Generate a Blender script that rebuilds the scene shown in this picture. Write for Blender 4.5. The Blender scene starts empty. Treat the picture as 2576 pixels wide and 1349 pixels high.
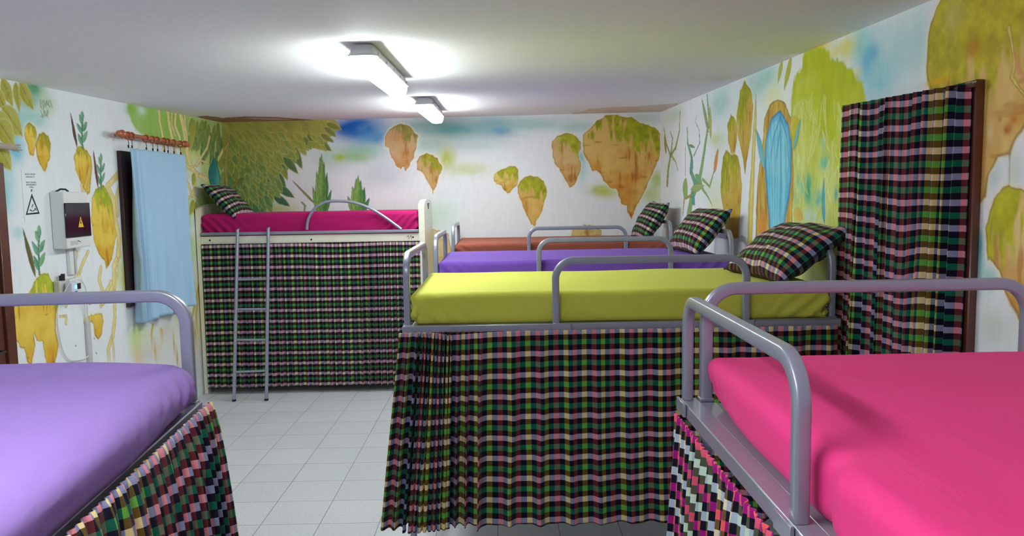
import bpy, math, random
import numpy as np
from mathutils import Matrix, Vector

random.seed(7)
RNG = np.random.default_rng(11)
scene = bpy.context.scene
COL = scene.collection
M = {}

# ------------------------------------------------------------------ camera
IW, IH, F = 2576.0, 1349.0, 1960.0
CAM = np.array([0.0, 0.0, 1.83])
_v1 = np.array([1262 - 1288.0, 492 - 674.5, F]); _v1 /= np.linalg.norm(_v1)
_v2 = np.array([335.0, 21000.0, F]); _v2 -= _v1 * _v2.dot(_v1); _v2 /= np.linalg.norm(_v2)
_v3 = np.cross(_v2, _v1)
RWC = np.stack([_v3, _v1, -_v2], axis=1)          # columns: world X, Y, Z seen from the camera


def ray(px, py):
    d = np.array([(px - 1288.0) / F, (py - 674.5) / F, 1.0])
    return RWC.T @ d


def on(px, py, axis, val):
    """the point of the plane axis=val that lies on the sight line of a pixel"""
    d = ray(px, py)
    t = (val - CAM[axis]) / d[axis]
    return CAM + d * t


cam_data = bpy.data.cameras.new('camera')
cam_data.sensor_width = 36.0
cam_data.lens = 36.0 * F / IW
cam_data.clip_start = 0.05
cam_data.clip_end = 60
cam = bpy.data.objects.new('camera', cam_data)
COL.objects.link(cam)
_m = Matrix.Identity(4)
for r in range(3):
    _m[r][0] = RWC[0, r]
    _m[r][1] = -RWC[1, r]
    _m[r][2] = -RWC[2, r]
    _m[r][3] = CAM[r]
cam.matrix_world = _m
scene.camera = cam


# ------------------------------------------------------------------ helpers
def lin(c):
    c = np.asarray(c, dtype=float) / 255.0
    return np.where(c <= 0.04045, c / 12.92, ((c + 0.055) / 1.055) ** 2.4)


def rgba(c, k=1.0):
    l = np.clip(lin(c) * k, 0, 0.95)
    return (float(l[0]), float(l[1]), float(l[2]), 1.0)


def new_mat(name):
    m = bpy.data.materials.new(name)
    m.use_nodes = True
    nt = m.node_tree
    nt.nodes.clear()
    out = nt.nodes.new('ShaderNodeOutputMaterial')
    b = nt.nodes.new('ShaderNodeBsdfPrincipled')
    nt.links.new(b.outputs[0], out.inputs[0])
    return m, nt, b


def simple(name, col, rough=0.5, metal=0.0, var=0.06, scale=40.0, bump=0.0, bscale=200.0, spec=0.5, sheen=0.0, coat=0.0):
    m, nt, b = new_mat(name)
    N, L = nt.nodes.new, nt.links.new
    tc = N('ShaderNodeTexCoord')
    no = N('ShaderNodeTexNoise'); no.inputs['Scale'].default_value = scale; no.inputs['Detail'].default_value = 3
    L(tc.outputs['Object'], no.inputs['Vector'])
    mx = N('ShaderNodeMix'); mx.data_type = 'RGBA'
    c = rgba(col)
    mx.inputs[6].default_value = tuple(x * (1 - var) for x in c[:3]) + (1,)
    mx.inputs[7].default_value = tuple(min(1, x * (1 + var)) for x in c[:3]) + (1,)
    L(no.outputs[0], mx.inputs[0])
    L(mx.outputs[2], b.inputs['Base Color'])
    b.inputs['Roughness'].default_value = rough
    b.inputs['Metallic'].default_value = metal
    b.inputs['Specular IOR Level'].default_value = spec
    if sheen:
        b.inputs['Sheen Weight'].default_value = sheen
    if coat:
        b.inputs['Coat Weight'].default_value = coat
    if bump:
        n2 = N('ShaderNodeTexNoise'); n2.inputs['Scale'].default_value = bscale; n2.inputs['Detail'].default_value = 4
        L(tc.outputs['Object'], n2.inputs['Vector'])
        bp = N('ShaderNodeBump'); bp.inputs['Strength'].default_value = bump; bp.inputs['Distance'].default_value = 0.004
        L(n2.outputs[0], bp.inputs['Height']); L(bp.outputs[0], b.inputs['Normal'])
    M[name] = m
    return m


def link_mesh(name, verts, faces, mat, parent=None, uvs=None, smooth=True, sharp=None, loc=None):
    me = bpy.data.meshes.new(name)
    me.from_pydata([tuple(v) for v in verts], [], [tuple(f) for f in faces])
    if smooth:
        me.polygons.foreach_set('use_smooth', [True] * len(me.polygons))
    me.update()
    if sharp:
        me.set_sharp_from_angle(angle=math.radians(sharp))
    if uvs is not None:
        uv = me.uv_layers.new(name='UVMap')
        idx = np.zeros(len(me.loops), dtype=np.int32)
        me.loops.foreach_get('vertex_index', idx)
        uv.data.foreach_set('uv', np.asarray(uvs, dtype=np.float32)[idx].ravel())
    mats = mat if isinstance(mat, (list, tuple)) else [mat]
    for mm in mats:
        me.materials.append(M[mm])
    o = bpy.data.objects.new(name, me)
    COL.objects.link(o)
    if loc is not None:
        o.location = loc
    if parent is not None:
        o.parent = parent
    return o


class MB:
    def __init__(s):
        s.v = []; s.f = []

    def add(s, verts, faces):
        k = len(s.v)
        s.v += [tuple(map(float, p)) for p in verts]
        s.f += [tuple(i + k for i in f) for f in faces]
        return s

    def box(s, x0, x1, y0, y1, z0, z1, b=0.002):
        """chamfered box"""
        b = min(b, (x1 - x0) / 2.01, (y1 - y0) / 2.01, (z1 - z0) / 2.01)
        if b <= 0:
            v = [(x, y, z) for x in (x0, x1) for y in (y0, y1) for z in (z0, z1)]
            return s.add(v, [(0, 1, 3, 2), (4, 6, 7, 5), (0, 4, 5, 1), (2, 3, 7, 6), (0, 2, 6, 4), (1, 5, 7, 3)])
        v = []; idx = {}
        X = (x0, x1); Y = (y0, y1); Z = (z0, z1)
        for i in (0, 1):
            for j in (0, 1):
                for k in (0, 1):
                    sx, sy, sz = (1, -1)[i], (1, -1)[j], (1, -1)[k]
                    idx[i, j, k, 'x'] = len(v); v.append((X[i], Y[j] + sy * b, Z[k] + sz * b))
                    idx[i, j, k, 'y'] = len(v); v.append((X[i] + sx * b, Y[j], Z[k] + sz * b))
                    idx[i, j, k, 'z'] = len(v); v.append((X[i] + sx * b, Y[j] + sy * b, Z[k]))
        f = []
        I = lambda i, j, k, a: idx[i, j, k, a]
        f.append([I(0, 0, 0, 'x'), I(0, 0, 1, 'x'), I(0, 1, 1, 'x'), I(0, 1, 0, 'x')])
        f.append([I(1, 0, 0, 'x'), I(1, 1, 0, 'x'), I(1, 1, 1, 'x'), I(1, 0, 1, 'x')])
        f.append([I(0, 0, 0, 'y'), I(1, 0, 0, 'y'), I(1, 0, 1, 'y'), I(0, 0, 1, 'y')])
        f.append([I(0, 1, 0, 'y'), I(0, 1, 1, 'y'), I(1, 1, 1, 'y'), I(1, 1, 0, 'y')])
        f.append([I(0, 0, 0, 'z'), I(0, 1, 0, 'z'), I(1, 1, 0, 'z'), I(1, 0, 0, 'z')])
        f.append([I(0, 0, 1, 'z'), I(1, 0, 1, 'z'), I(1, 1, 1, 'z'), I(0, 1, 1, 'z')])
        for j in (0, 1):
            for k in (0, 1):
                f.append([I(0, j, k, 'y'), I(1, j, k, 'y'), I(1, j, k, 'z'), I(0, j, k, 'z')])
        for i in (0, 1):
            for k in (0, 1):
                f.append([I(i, 0, k, 'x'), I(i, 1, k, 'x'), I(i, 1, k, 'z'), I(i, 0, k, 'z')])
        for i in (0, 1):
            for j in (0, 1):
                f.append([I(i, j, 0, 'x'), I(i, j, 1, 'x'), I(i, j, 1, 'y'), I(i, j, 0, 'y')])
                for k in (0, 1):
                    f.append([I(i, j, k, 'x'), I(i, j, k, 'y'), I(i, j, k, 'z')])
        # fix winding towards the outside
        c = np.array([(x0 + x1) / 2, (y0 + y1) / 2, (z0 + z1) / 2])
        g = []
        for q in f:
            p = [np.array(v[a]) for a in q]
            n = np.cross(p[1] - p[0], p[2] - p[0])
            g.append(tuple(q) if n.dot(sum(p) / len(p) - c) > 0 else tuple(reversed(q)))
        return s.add(v, g)

    def sweep(s, path, N, w, h, r=None, seg=3, round_=False, caps=True):
        """rounded-rectangle tube along a path lying in the plane with normal N: w across the plane, h inside it"""
        N = np.array(N, float); N /= np.linalg.norm(N)
        P = [np.array(p, float) for p in path]
        prof = []
        if round_:
            for i in range(12):
                a = 2 * math.pi * i / 12
                prof.append((w / 2 * math.cos(a), h / 2 * math.sin(a)))
        else:
            r = r if r is not None else min(w, h) * 0.21
            for cx, cy, a0 in ((w / 2 - r, h / 2 - r, 0), (-w / 2 + r, h / 2 - r, 90), (-w / 2 + r, -h / 2 + r, 180), (w / 2 - r, -h / 2 + r, 270)):
                for k in range(seg + 1):
                    a = math.radians(a0 + 90 * k / seg)
                    prof.append((cx + r * math.cos(a), cy + r * math.sin(a)))
        n = len(prof); V = []; Fc = []
        for i, p in enumerate(P):
            if i == 0: t = P[1] - P[0]
            elif i == len(P) - 1: t = P[-1] - P[-2]
            else:
                a = P[i] - P[i - 1]; b = P[i + 1] - P[i]
                t = a / np.linalg.norm(a) + b / np.linalg.norm(b)
            t /= np.linalg.norm(t)
            u = np.cross(t, N)
            k = np.linalg.norm(u); u /= k
            for a, b in prof:
                V.append(p + N * a + u * b)
        for i in range(len(P) - 1):
            for j in range(n):
                a = i * n + j; b = i * n + (j + 1) % n
                Fc.append((a, b, b + n, a + n))
        if caps:
            Fc.append(tuple(range(n - 1, -1, -1)))
            Fc.append(tuple(range((len(P) - 1) * n, len(P) * n)))
        return s.add(V, Fc)

    def wire(s, path, rad, n=8):
        """round tube along any path, parallel-transported frame"""
        P = [np.array(p, float) for p in path]
        t0 = P[1] - P[0]; t0 /= np.linalg.norm(t0)
        u = np.cross(t0, (0, 0, 1.0))
        if np.linalg.norm(u) < 1e-3: u = np.cross(t0, (1.0, 0, 0))
        u /= np.linalg.norm(u)
        V = []; Fc = []
        for i, p in enumerate(P):
            t = P[min(i + 1, len(P) - 1)] - P[max(i - 1, 0)]
            t /= np.linalg.norm(t)
            u = u - t * u.dot(t); u /= np.linalg.norm(u)
            w = np.cross(t, u)
            rr = rad[i] if hasattr(rad, '__len__') else rad
            for k in range(n):
                a = 2 * math.pi * k / n
                V.append(p + rr * (u * math.cos(a) + w * math.sin(a)))
        for i in range(len(P) - 1):
            for j in range(n):
                a = i * n + j; b = i * n + (j + 1) % n
                Fc.append((a, b, b + n, a + n))
        Fc.append(tuple(range(n - 1, -1, -1))); Fc.append(tuple(range((len(P) - 1) * n, len(P) * n)))
        return s.add(V, Fc)

    def torus(s, c, axis, R, r, n=20, m=8):
        axis = np.array(axis, float); axis /= np.linalg.norm(axis)
        u = np.cross(axis, (0, 0, 1.0)); u /= np.linalg.norm(u); w = np.cross(axis, u)
        V = []; Fc = []
        for i in range(n):
            a = 2 * math.pi * i / n
            d = u * math.cos(a) + w * math.sin(a)
            for j in range(m):
                b = 2 * math.pi * j / m
                V.append(np.array(c) + d * (R + r * math.cos(b)) + axis * r * math.sin(b))
        for i in range(n):
            for j in range(m):
                Fc.append((i * m + j, i * m + (j + 1) % m, ((i + 1) % n) * m + (j + 1) % m, ((i + 1) % n) * m + j))
        return s.add(V, Fc)

    def prism(s, pts, axis, a0, a1):
        """pts: 2-D outline in the two other axes (in order), extruded along axis from a0 to a1"""
        def mk(p, a):
            q = list(p); q.insert(axis, a); return q
        n = len(pts)
        V = [mk(p, a0) for p in pts] + [mk(p, a1) for p in pts]
        Fc = [(i, (i + 1) % n, n + (i + 1) % n, n + i) for i in range(n)]
        Fc += [tuple(range(n - 1, -1, -1)), tuple(range(n, 2 * n))]
        return s.add(V, Fc)

    def build(s, name, mat, parent=None, smooth=True, sharp=38, uvs=None, fix=True):
        o = link_mesh(name, s.v, s.f, mat, parent, uvs, smooth, sharp)
        if fix:
            import bmesh
            bm = bmesh.new(); bm.from_mesh(o.data)
            bmesh.ops.recalc_face_normals(bm, faces=bm.faces)
            bm.to_mesh(o.data); bm.free()
        return o


def tag(o, label=None, cat=None, group=None, kind=None):
    if label: o['label'] = label
    if cat: o['category'] = cat
    if group: o['group'] = group
    if kind: o['kind'] = kind
    return o


def empty(name, loc, rz=0.0):
    o = bpy.data.objects.new(name, None)
    COL.objects.link(o)
    o.location = loc
    o.rotation_euler = (0, 0, rz)
    o.empty_display_size = 0.1
    return o


def fillet(pts, rad, n=8):
    P = [np.array(p, float) for p in pts]
    out = [P[0]]
    for i in range(1, len(P) - 1):
        a, b, c = P[i - 1], P[i], P[i + 1]
        r = rad[i - 1] if hasattr(rad, '__len__') else rad
        d1 = (a - b) / np.linalg.norm(a - b); d2 = (c - b) / np.linalg.norm(c - b)
        ang = math.acos(np.clip(d1.dot(d2), -1, 1))
        t = r / math.tan(ang / 2)
        s0, s1 = b + d1 * t, b + d2 * t
        cen = b + (d1 + d2) / np.linalg.norm(d1 + d2) * (r / math.sin(ang / 2))
        e1 = (s0 - cen) / r; e2 = (s1 - cen) / r
        th = math.acos(np.clip(e1.dot(e2), -1, 1))
        for k in range(n + 1):
            q = k / n
            out.append(cen + r * (math.sin((1 - q) * th) * e1 + math.sin(q * th) * e2) / math.sin(th))
    out.append(P[-1])
    return out


# value noise -------------------------------------------------------
_TAB = RNG.random(65536).astype(np.float32)


def vnoise(*c, seed=0):
    c = [np.asarray(a, dtype=np.float64) for a in c]
    i = [np.floor(a).astype(np.int64) for a in c]
    f = [a - np.floor(a) for a in c]
    f = [a * a * (3 - 2 * a) for a in f]
    pr = (73856093, 19349663, 83492791)
    tot = 0
    n = len(c)
    for m in range(1 << n):
        h = seed * 2654435761
        w = 1.0
        for k in range(n):
            b = (m >> k) & 1
            h = h + (i[k] + b) * pr[k] ^ (h >> 3)
            w = w * (f[k] if b else 1 - f[k])
        h = (h ^ (h >> 13)) * 1274126177
        tot = tot + w * _TAB[(h ^ (h >> 16)) & 65535]
    return tot


def fbm(*c, seed=0, oct=3):
    t = 0; a = 0.5; s = 0
    for o in range(oct):
        t = t + a * vnoise(*[x * 2 ** o for x in c], seed=seed + o * 17)
        s += a; a *= 0.5
    return t / s


# ------------------------------------------------------------------ materials
simple('steel_paint', (150, 154, 170), 0.33, 0.35, 0.04, 30, 0.05, 400, spec=0.6, coat=0.3)
simple('steel_dull', (140, 144, 158), 0.45, 0.3, 0.06, 30)
simple('cream_board', (240, 234, 214), 0.28, 0, 0.03, 12, 0.05, 60, coat=0.4)
simple('cream_leg', (226, 205, 165), 0.4, 0, 0.06, 12)
simple('black_rubber', (28, 28, 30), 0.6, 0, 0.1)
simple('dark_hole', (12, 10, 10), 0.8)
simple('number_ink', (140, 105, 90), 0.7, 0, 0.1)
simple('brown_wood', (92, 48, 34), 0.38, 0, 0.3, 14, 0.15, 60, coat=0.2)
simple('dark_wood', (50, 30, 34), 0.45, 0, 0.2, 14, 0.1, 60)
simple('black_glass', (10, 8, 12), 0.08)
simple('rod_wood', (178, 96, 62), 0.35, 0, 0.18, 30, 0.05, 90, coat=0.3)
simple('grey_wood', (176, 162, 146), 0.7, 0, 0.25, 60, 0.2, 120)
simple('hook_metal', (52, 50, 50), 0.4, 0.7, 0.1)
simple('white_plastic', (226, 228, 226), 0.4, 0, 0.02, 20)
simple('grey_plastic', (196, 196, 194), 0.5, 0, 0.03, 20)
simple('lamp_housing', (178, 178, 182), 0.5, 0, 0.04, 20)
simple('smoke_door', (22, 22, 30), 0.12, 0, 0.1, 20)
simple('yellow_sign', (245, 200, 30), 0.5, 0, 0.03)
simple('black_ink', (20, 20, 24), 0.6, 0, 0.05)
simple('grey_ink', (110, 112, 116), 0.7, 0, 0.05)
simple('white_paper', (232, 236, 238), 0.7, 0, 0.02)
simple('bluish_plastic', (206, 214, 232), 0.35, 0, 0.03)
simple('cable_white', (228, 226, 222), 0.45, 0, 0.03)
simple('cord_edge', (30, 26, 30), 0.8, 0, 0.1)


def fabric(name, col, wr=0.25, rough=0.8, sheen=0.04, transl=0.0):
    m, nt, b = new_mat(name)
    N, L = nt.nodes.new, nt.links.new
    tc = N('ShaderNodeTexCoord')
    mp = N('ShaderNodeMapping'); mp.inputs['Scale'].default_value = (3, 9, 3)
    L(tc.outputs['Object'], mp.inputs[0])
    n1 = N('ShaderNodeTexNoise'); n1.inputs['Scale'].default_value = 2.2; n1.inputs['Detail'].default_value = 5
    n1.inputs['Distortion'].default_value = 0.6
    L(mp.outputs[0], n1.inputs['Vector'])
    n2 = N('ShaderNodeTexNoise'); n2.inputs['Scale'].default_value = 260; n2.inputs['Detail'].default_value = 2
    L(tc.outputs['Object'], n2.inputs['Vector'])
    ad = N('ShaderNodeMath'); ad.operation = 'MULTIPLY_ADD'; ad.inputs[1].default_value = 0.06
    L(n2.outputs[0], ad.inputs[0]); L(n1.outputs[0], ad.inputs[2])
    bp = N('ShaderNodeBump'); bp.inputs['Strength'].default_value = wr; bp.inputs['Distance'].default_value = 0.02
    L(ad.outputs[0], bp.inputs['Height']); L(bp.outputs[0], b.inputs['Normal'])
    mx = N('ShaderNodeMix'); mx.data_type = 'RGBA'
    c = rgba(col)
    mx.inputs[6].default_value = tuple(x * 0.96 for x in c[:3]) + (1,)
    mx.inputs[7].default_value = tuple(min(1, x * 1.03) for x in c[:3]) + (1,)
    L(n2.outputs[0], mx.inputs[0]); L(mx.outputs[2], b.inputs['Base Color'])
    b.inputs['Roughness'].default_value = rough
    b.inputs['Specular IOR Level'].default_value = 0.25
    b.inputs['Sheen Weight'].default_value = sheen
    M[name] = m


fabric('sheet_lime', (196, 198, 76))
fabric('sheet_violet', (144, 114, 184))
fabric('sheet_purple_far', (118, 78, 178))
fabric('sheet_rust', (148, 80, 62))
fabric('sheet_magenta', (176, 18, 98))
fabric('sheet_pink', (236, 58, 134))
fabric('curtain_blue', (164, 198, 224), 0.12, sheen=0.1)


def plaid(name, P, light, dark, third, rot=False, k=1.0):
    m, nt, b = new_mat(name)
    N, L = nt.nodes.new, nt.links.new
    uv = N('ShaderNodeUVMap')
    sx = N('ShaderNodeSeparateXYZ'); L(uv.outputs[0], sx.inputs[0])

    def frac(sock):
        d = N('ShaderNodeMath'); d.operation = 'DIVIDE'; d.inputs[1].default_value = P; L(sock, d.inputs[0])
        f = N('ShaderNodeMath'); f.operation = 'FRACT'; L(d.outputs[0], f.inputs[0])
        return f.outputs[0]
    fu, fv = frac(sx.outputs[0]), frac(sx.outputs[1])

    def ramp(sock, cols):
        r = N('ShaderNodeValToRGB'); r.color_ramp.interpolation = 'CONSTANT'
        els = r.color_ramp.elements
        while len(els) < 4: els.new(0.5)
        for i in range(4):
            els[i].position = i * 0.25
        for i in range(4):
            els[i].color = cols[i]
        L(sock, r.inputs[0])
        return r.outputs[0]

    def cols(t):
        a, bb, c = (rgba(x, k) for x in t)
        return [a, bb, c, bb]
    rl, rd, rg = ramp(fu, cols(light)), ramp(fu, cols(dark)), ramp(fu, cols(third))
    w, z = (1, 1, 1, 1), (0, 0, 0, 1)
    ml = ramp(fv, [w, z, z, z]); mg = ramp(fv, [z, z, w, z])
    m1 = N('ShaderNodeMix'); m1.data_type = 'RGBA'; L(ml, m1.inputs[0]); L(rd, m1.inputs[6]); L(rl, m1.inputs[7])
    m2 = N('ShaderNodeMix'); m2.data_type = 'RGBA'; L(mg, m2.inputs[0]); L(m1.outputs[2], m2.inputs[6]); L(rg, m2.inputs[7])
    no = N('ShaderNodeTexNoise'); no.inputs['Scale'].default_value = 420; no.inputs['Detail'].default_value = 2
    L(uv.outputs[0], no.inputs['Vector'])
    mr = N('ShaderNodeMapRange'); mr.inputs[3].default_value = 0.72; mr.inputs[4].default_value = 1.28
    L(no.outputs[0], mr.inputs[0])
    mu = N('ShaderNodeVectorMath'); mu.operation = 'SCALE'
    L(m2.outputs[2], mu.inputs[0]); L(mr.outputs[0], mu.inputs['Scale'])
    L(mu.outputs[0], b.inputs['Base Color'])
    b.inputs['Roughness'].default_value = 0.9
    b.inputs['Specular IOR Level'].default_value = 0.1
    b.inputs['Sheen Weight'].default_value = 0.08
    bp = N('ShaderNodeBump'); bp.inputs['Strength'].default_value = 0.25; bp.inputs['Distance'].default_value = 0.002
    L(no.outputs[0], bp.inputs['Height']); L(bp.outputs[0], b.inputs['Normal'])
    M[name] = m


GREENP = [((214, 194, 140), (124, 128, 158), (208, 130, 140)),
          ((96, 76, 30), (17, 15, 34), (94, 36, 42)),
          ((98, 160, 60), (14, 88, 68), (100, 106, 82))]
plaid('plaid_green', 0.096, *GREENP)
plaid('plaid_far', 0.101, ((206, 196, 148), (134, 122, 150), (196, 140, 160)), ((70, 66, 36), (15, 14, 26), (70, 34, 42)), ((92, 150, 70), (20, 88, 62), (84, 98, 78)))
plaid('plaid_magenta', 0.096, ((232, 214, 176), (172, 186, 206), (196, 220, 196)), ((112, 86, 50), (20, 20, 36), (80, 84, 64)), ((244, 96, 96), (156, 24, 122), (220, 88, 116)))


# painted wall material: colours come from the mural colour layer, brush streaks from nodes
def mural_material():
    m, nt, b = new_mat('mural_paint')
    N, L = nt.nodes.new, nt.links.new
    at = N('ShaderNodeVertexColor'); at.layer_name = 'mural'
    tc = N('ShaderNodeTexCoord')
    mp = N('ShaderNodeMapping'); mp.inputs['Scale'].default_value = (14, 14, 3)
    L(tc.outputs['Object'], mp.inputs[0])
    n1 = N('ShaderNodeTexNoise'); n1.inputs['Scale'].default_value = 3.0; n1.inputs['Detail'].default_value = 6
    L(mp.outputs[0], n1.inputs['Vector'])
    mr = N('ShaderNodeMapRange'); mr.inputs[3].default_value = 0.93; mr.inputs[4].default_value = 1.06
    L(n1.outputs[0], mr.inputs[0])
    mu = N('ShaderNodeVectorMath'); mu.operation = 'SCALE'
    L(at.outputs[0], mu.inputs[0]); L(mr.outputs[0], mu.inputs['Scale'])
    L(mu.outputs[0], b.inputs['Base Color'])
    b.inputs['Roughness'].default_value = 0.75
    b.inputs['Specular IOR Level'].default_value = 0.25
    n2 = N('ShaderNodeTexNoise'); n2.inputs['Scale'].default_value = 90; n2.inputs['Detail'].default_value = 3
    L(tc.outputs['Object'], n2.inputs['Vector'])
    bp = N('ShaderNodeBump'); bp.inputs['Strength'].default_value = 0.12; bp.inputs['Distance'].default_value = 0.004
    L(n2.outputs[0], bp.inputs['Height']); L(bp.outputs[0], b.inputs['Normal'])
    M['mural_paint'] = m


mural_material()


def floor_material():
    m, nt, b = new_mat('floor_tiles')
    N, L = nt.nodes.new, nt.links.new
    tc = N('ShaderNodeTexCoord')
    mp = N('ShaderNodeMapping'); mp.inputs['Location'].default_value = FLOOR_OFF
    L(tc.outputs['Object'], mp.inputs[0])
    br = N('ShaderNodeTexBrick')
    br.offset = 0.0; br.squash = 1.0
    br.inputs['Scale'].default_value = 1.0
    br.inputs['Brick Width'].default_value = TILE; br.inputs['Row Height'].default_value = TILE
    br.inputs['Mortar Size'].default_value = 0.0022; br.inputs['Mortar Smooth'].default_value = 0.2
    br.inputs['Color1'].default_value = rgba((208, 210, 212)); br.inputs['Color2'].default_value = rgba((214, 216, 218))
    br.inputs['Mortar'].default_value = rgba((128, 130, 132))
    L(mp.outputs[0], br.inputs['Vector'])
    n1 = N('ShaderNodeTexNoise'); n1.inputs['Scale'].default_value = 130; n1.inputs['Detail'].default_value = 2
    L(tc.outputs['Object'], n1.inputs['Vector'])
    cr = N('ShaderNodeValToRGB'); cr.color_ramp.elements[0].position = 0.32; cr.color_ramp.elements[1].position = 0.5
    cr.color_ramp.elements[0].color = (0.72, 0.73, 0.75, 1); cr.color_ramp.elements[1].color = (1, 1, 1, 1)
    L(n1.outputs[0], cr.inputs[0])
    n3 = N('ShaderNodeTexNoise'); n3.inputs['Scale'].default_value = 2.5; n3.inputs['Detail'].default_value = 3
    L(tc.outputs['Object'], n3.inputs['Vector'])
    mr = N('ShaderNodeMapRange'); mr.inputs[3].default_value = 0.93; mr.inputs[4].default_value = 1.04
    L(n3.outputs[0], mr.inputs[0])
    mx = N('ShaderNodeMix'); mx.data_type = 'RGBA'; mx.blend_type = 'MULTIPLY'; mx.inputs[0].default_value = 1
    L(br.outputs[0], mx.inputs[6]); L(cr.outputs[0], mx.inputs[7])
    mu = N('ShaderNodeVectorMath'); mu.operation = 'SCALE'
    L(mx.outputs[2], mu.inputs[0]); L(mr.outputs[0], mu.inputs['Scale'])
    L(mu.outputs[0], b.inputs['Base Color'])
    b.inputs['Roughness'].default_value = 0.32
    bp = N('ShaderNodeBump'); bp.invert = True; bp.inputs['Strength'].default_value = 0.4; bp.inputs['Distance'].default_value = 0.002
    L(br.outputs[1], bp.inputs['Height']); L(bp.outputs[0], b.inputs['Normal'])
    M['floor_tiles'] = m


# ------------------------------------------------------------------ room dimensions
XL, XR, YB, YF = -2.865, 1.66, 8.15, -2.2
TILE = 0.335
_a = on(788, 1349, 2, 0.0); _b = on(1000, 1206.6, 2, 0.0)
FLOOR_OFF = (-_a[0], -_b[1], 0)
floor_material()


def zc(x, y):
    return 1.83 + 0.79 + 0.0225 * (y - 7.97) + (x - XL) / 4.5 * 0.04


def struct(o, name=None):
    o['kind'] = 'structure'
    return o


# ------------------------------------------------------------------ mural painting
WHITE = lin((232, 236, 240))


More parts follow.
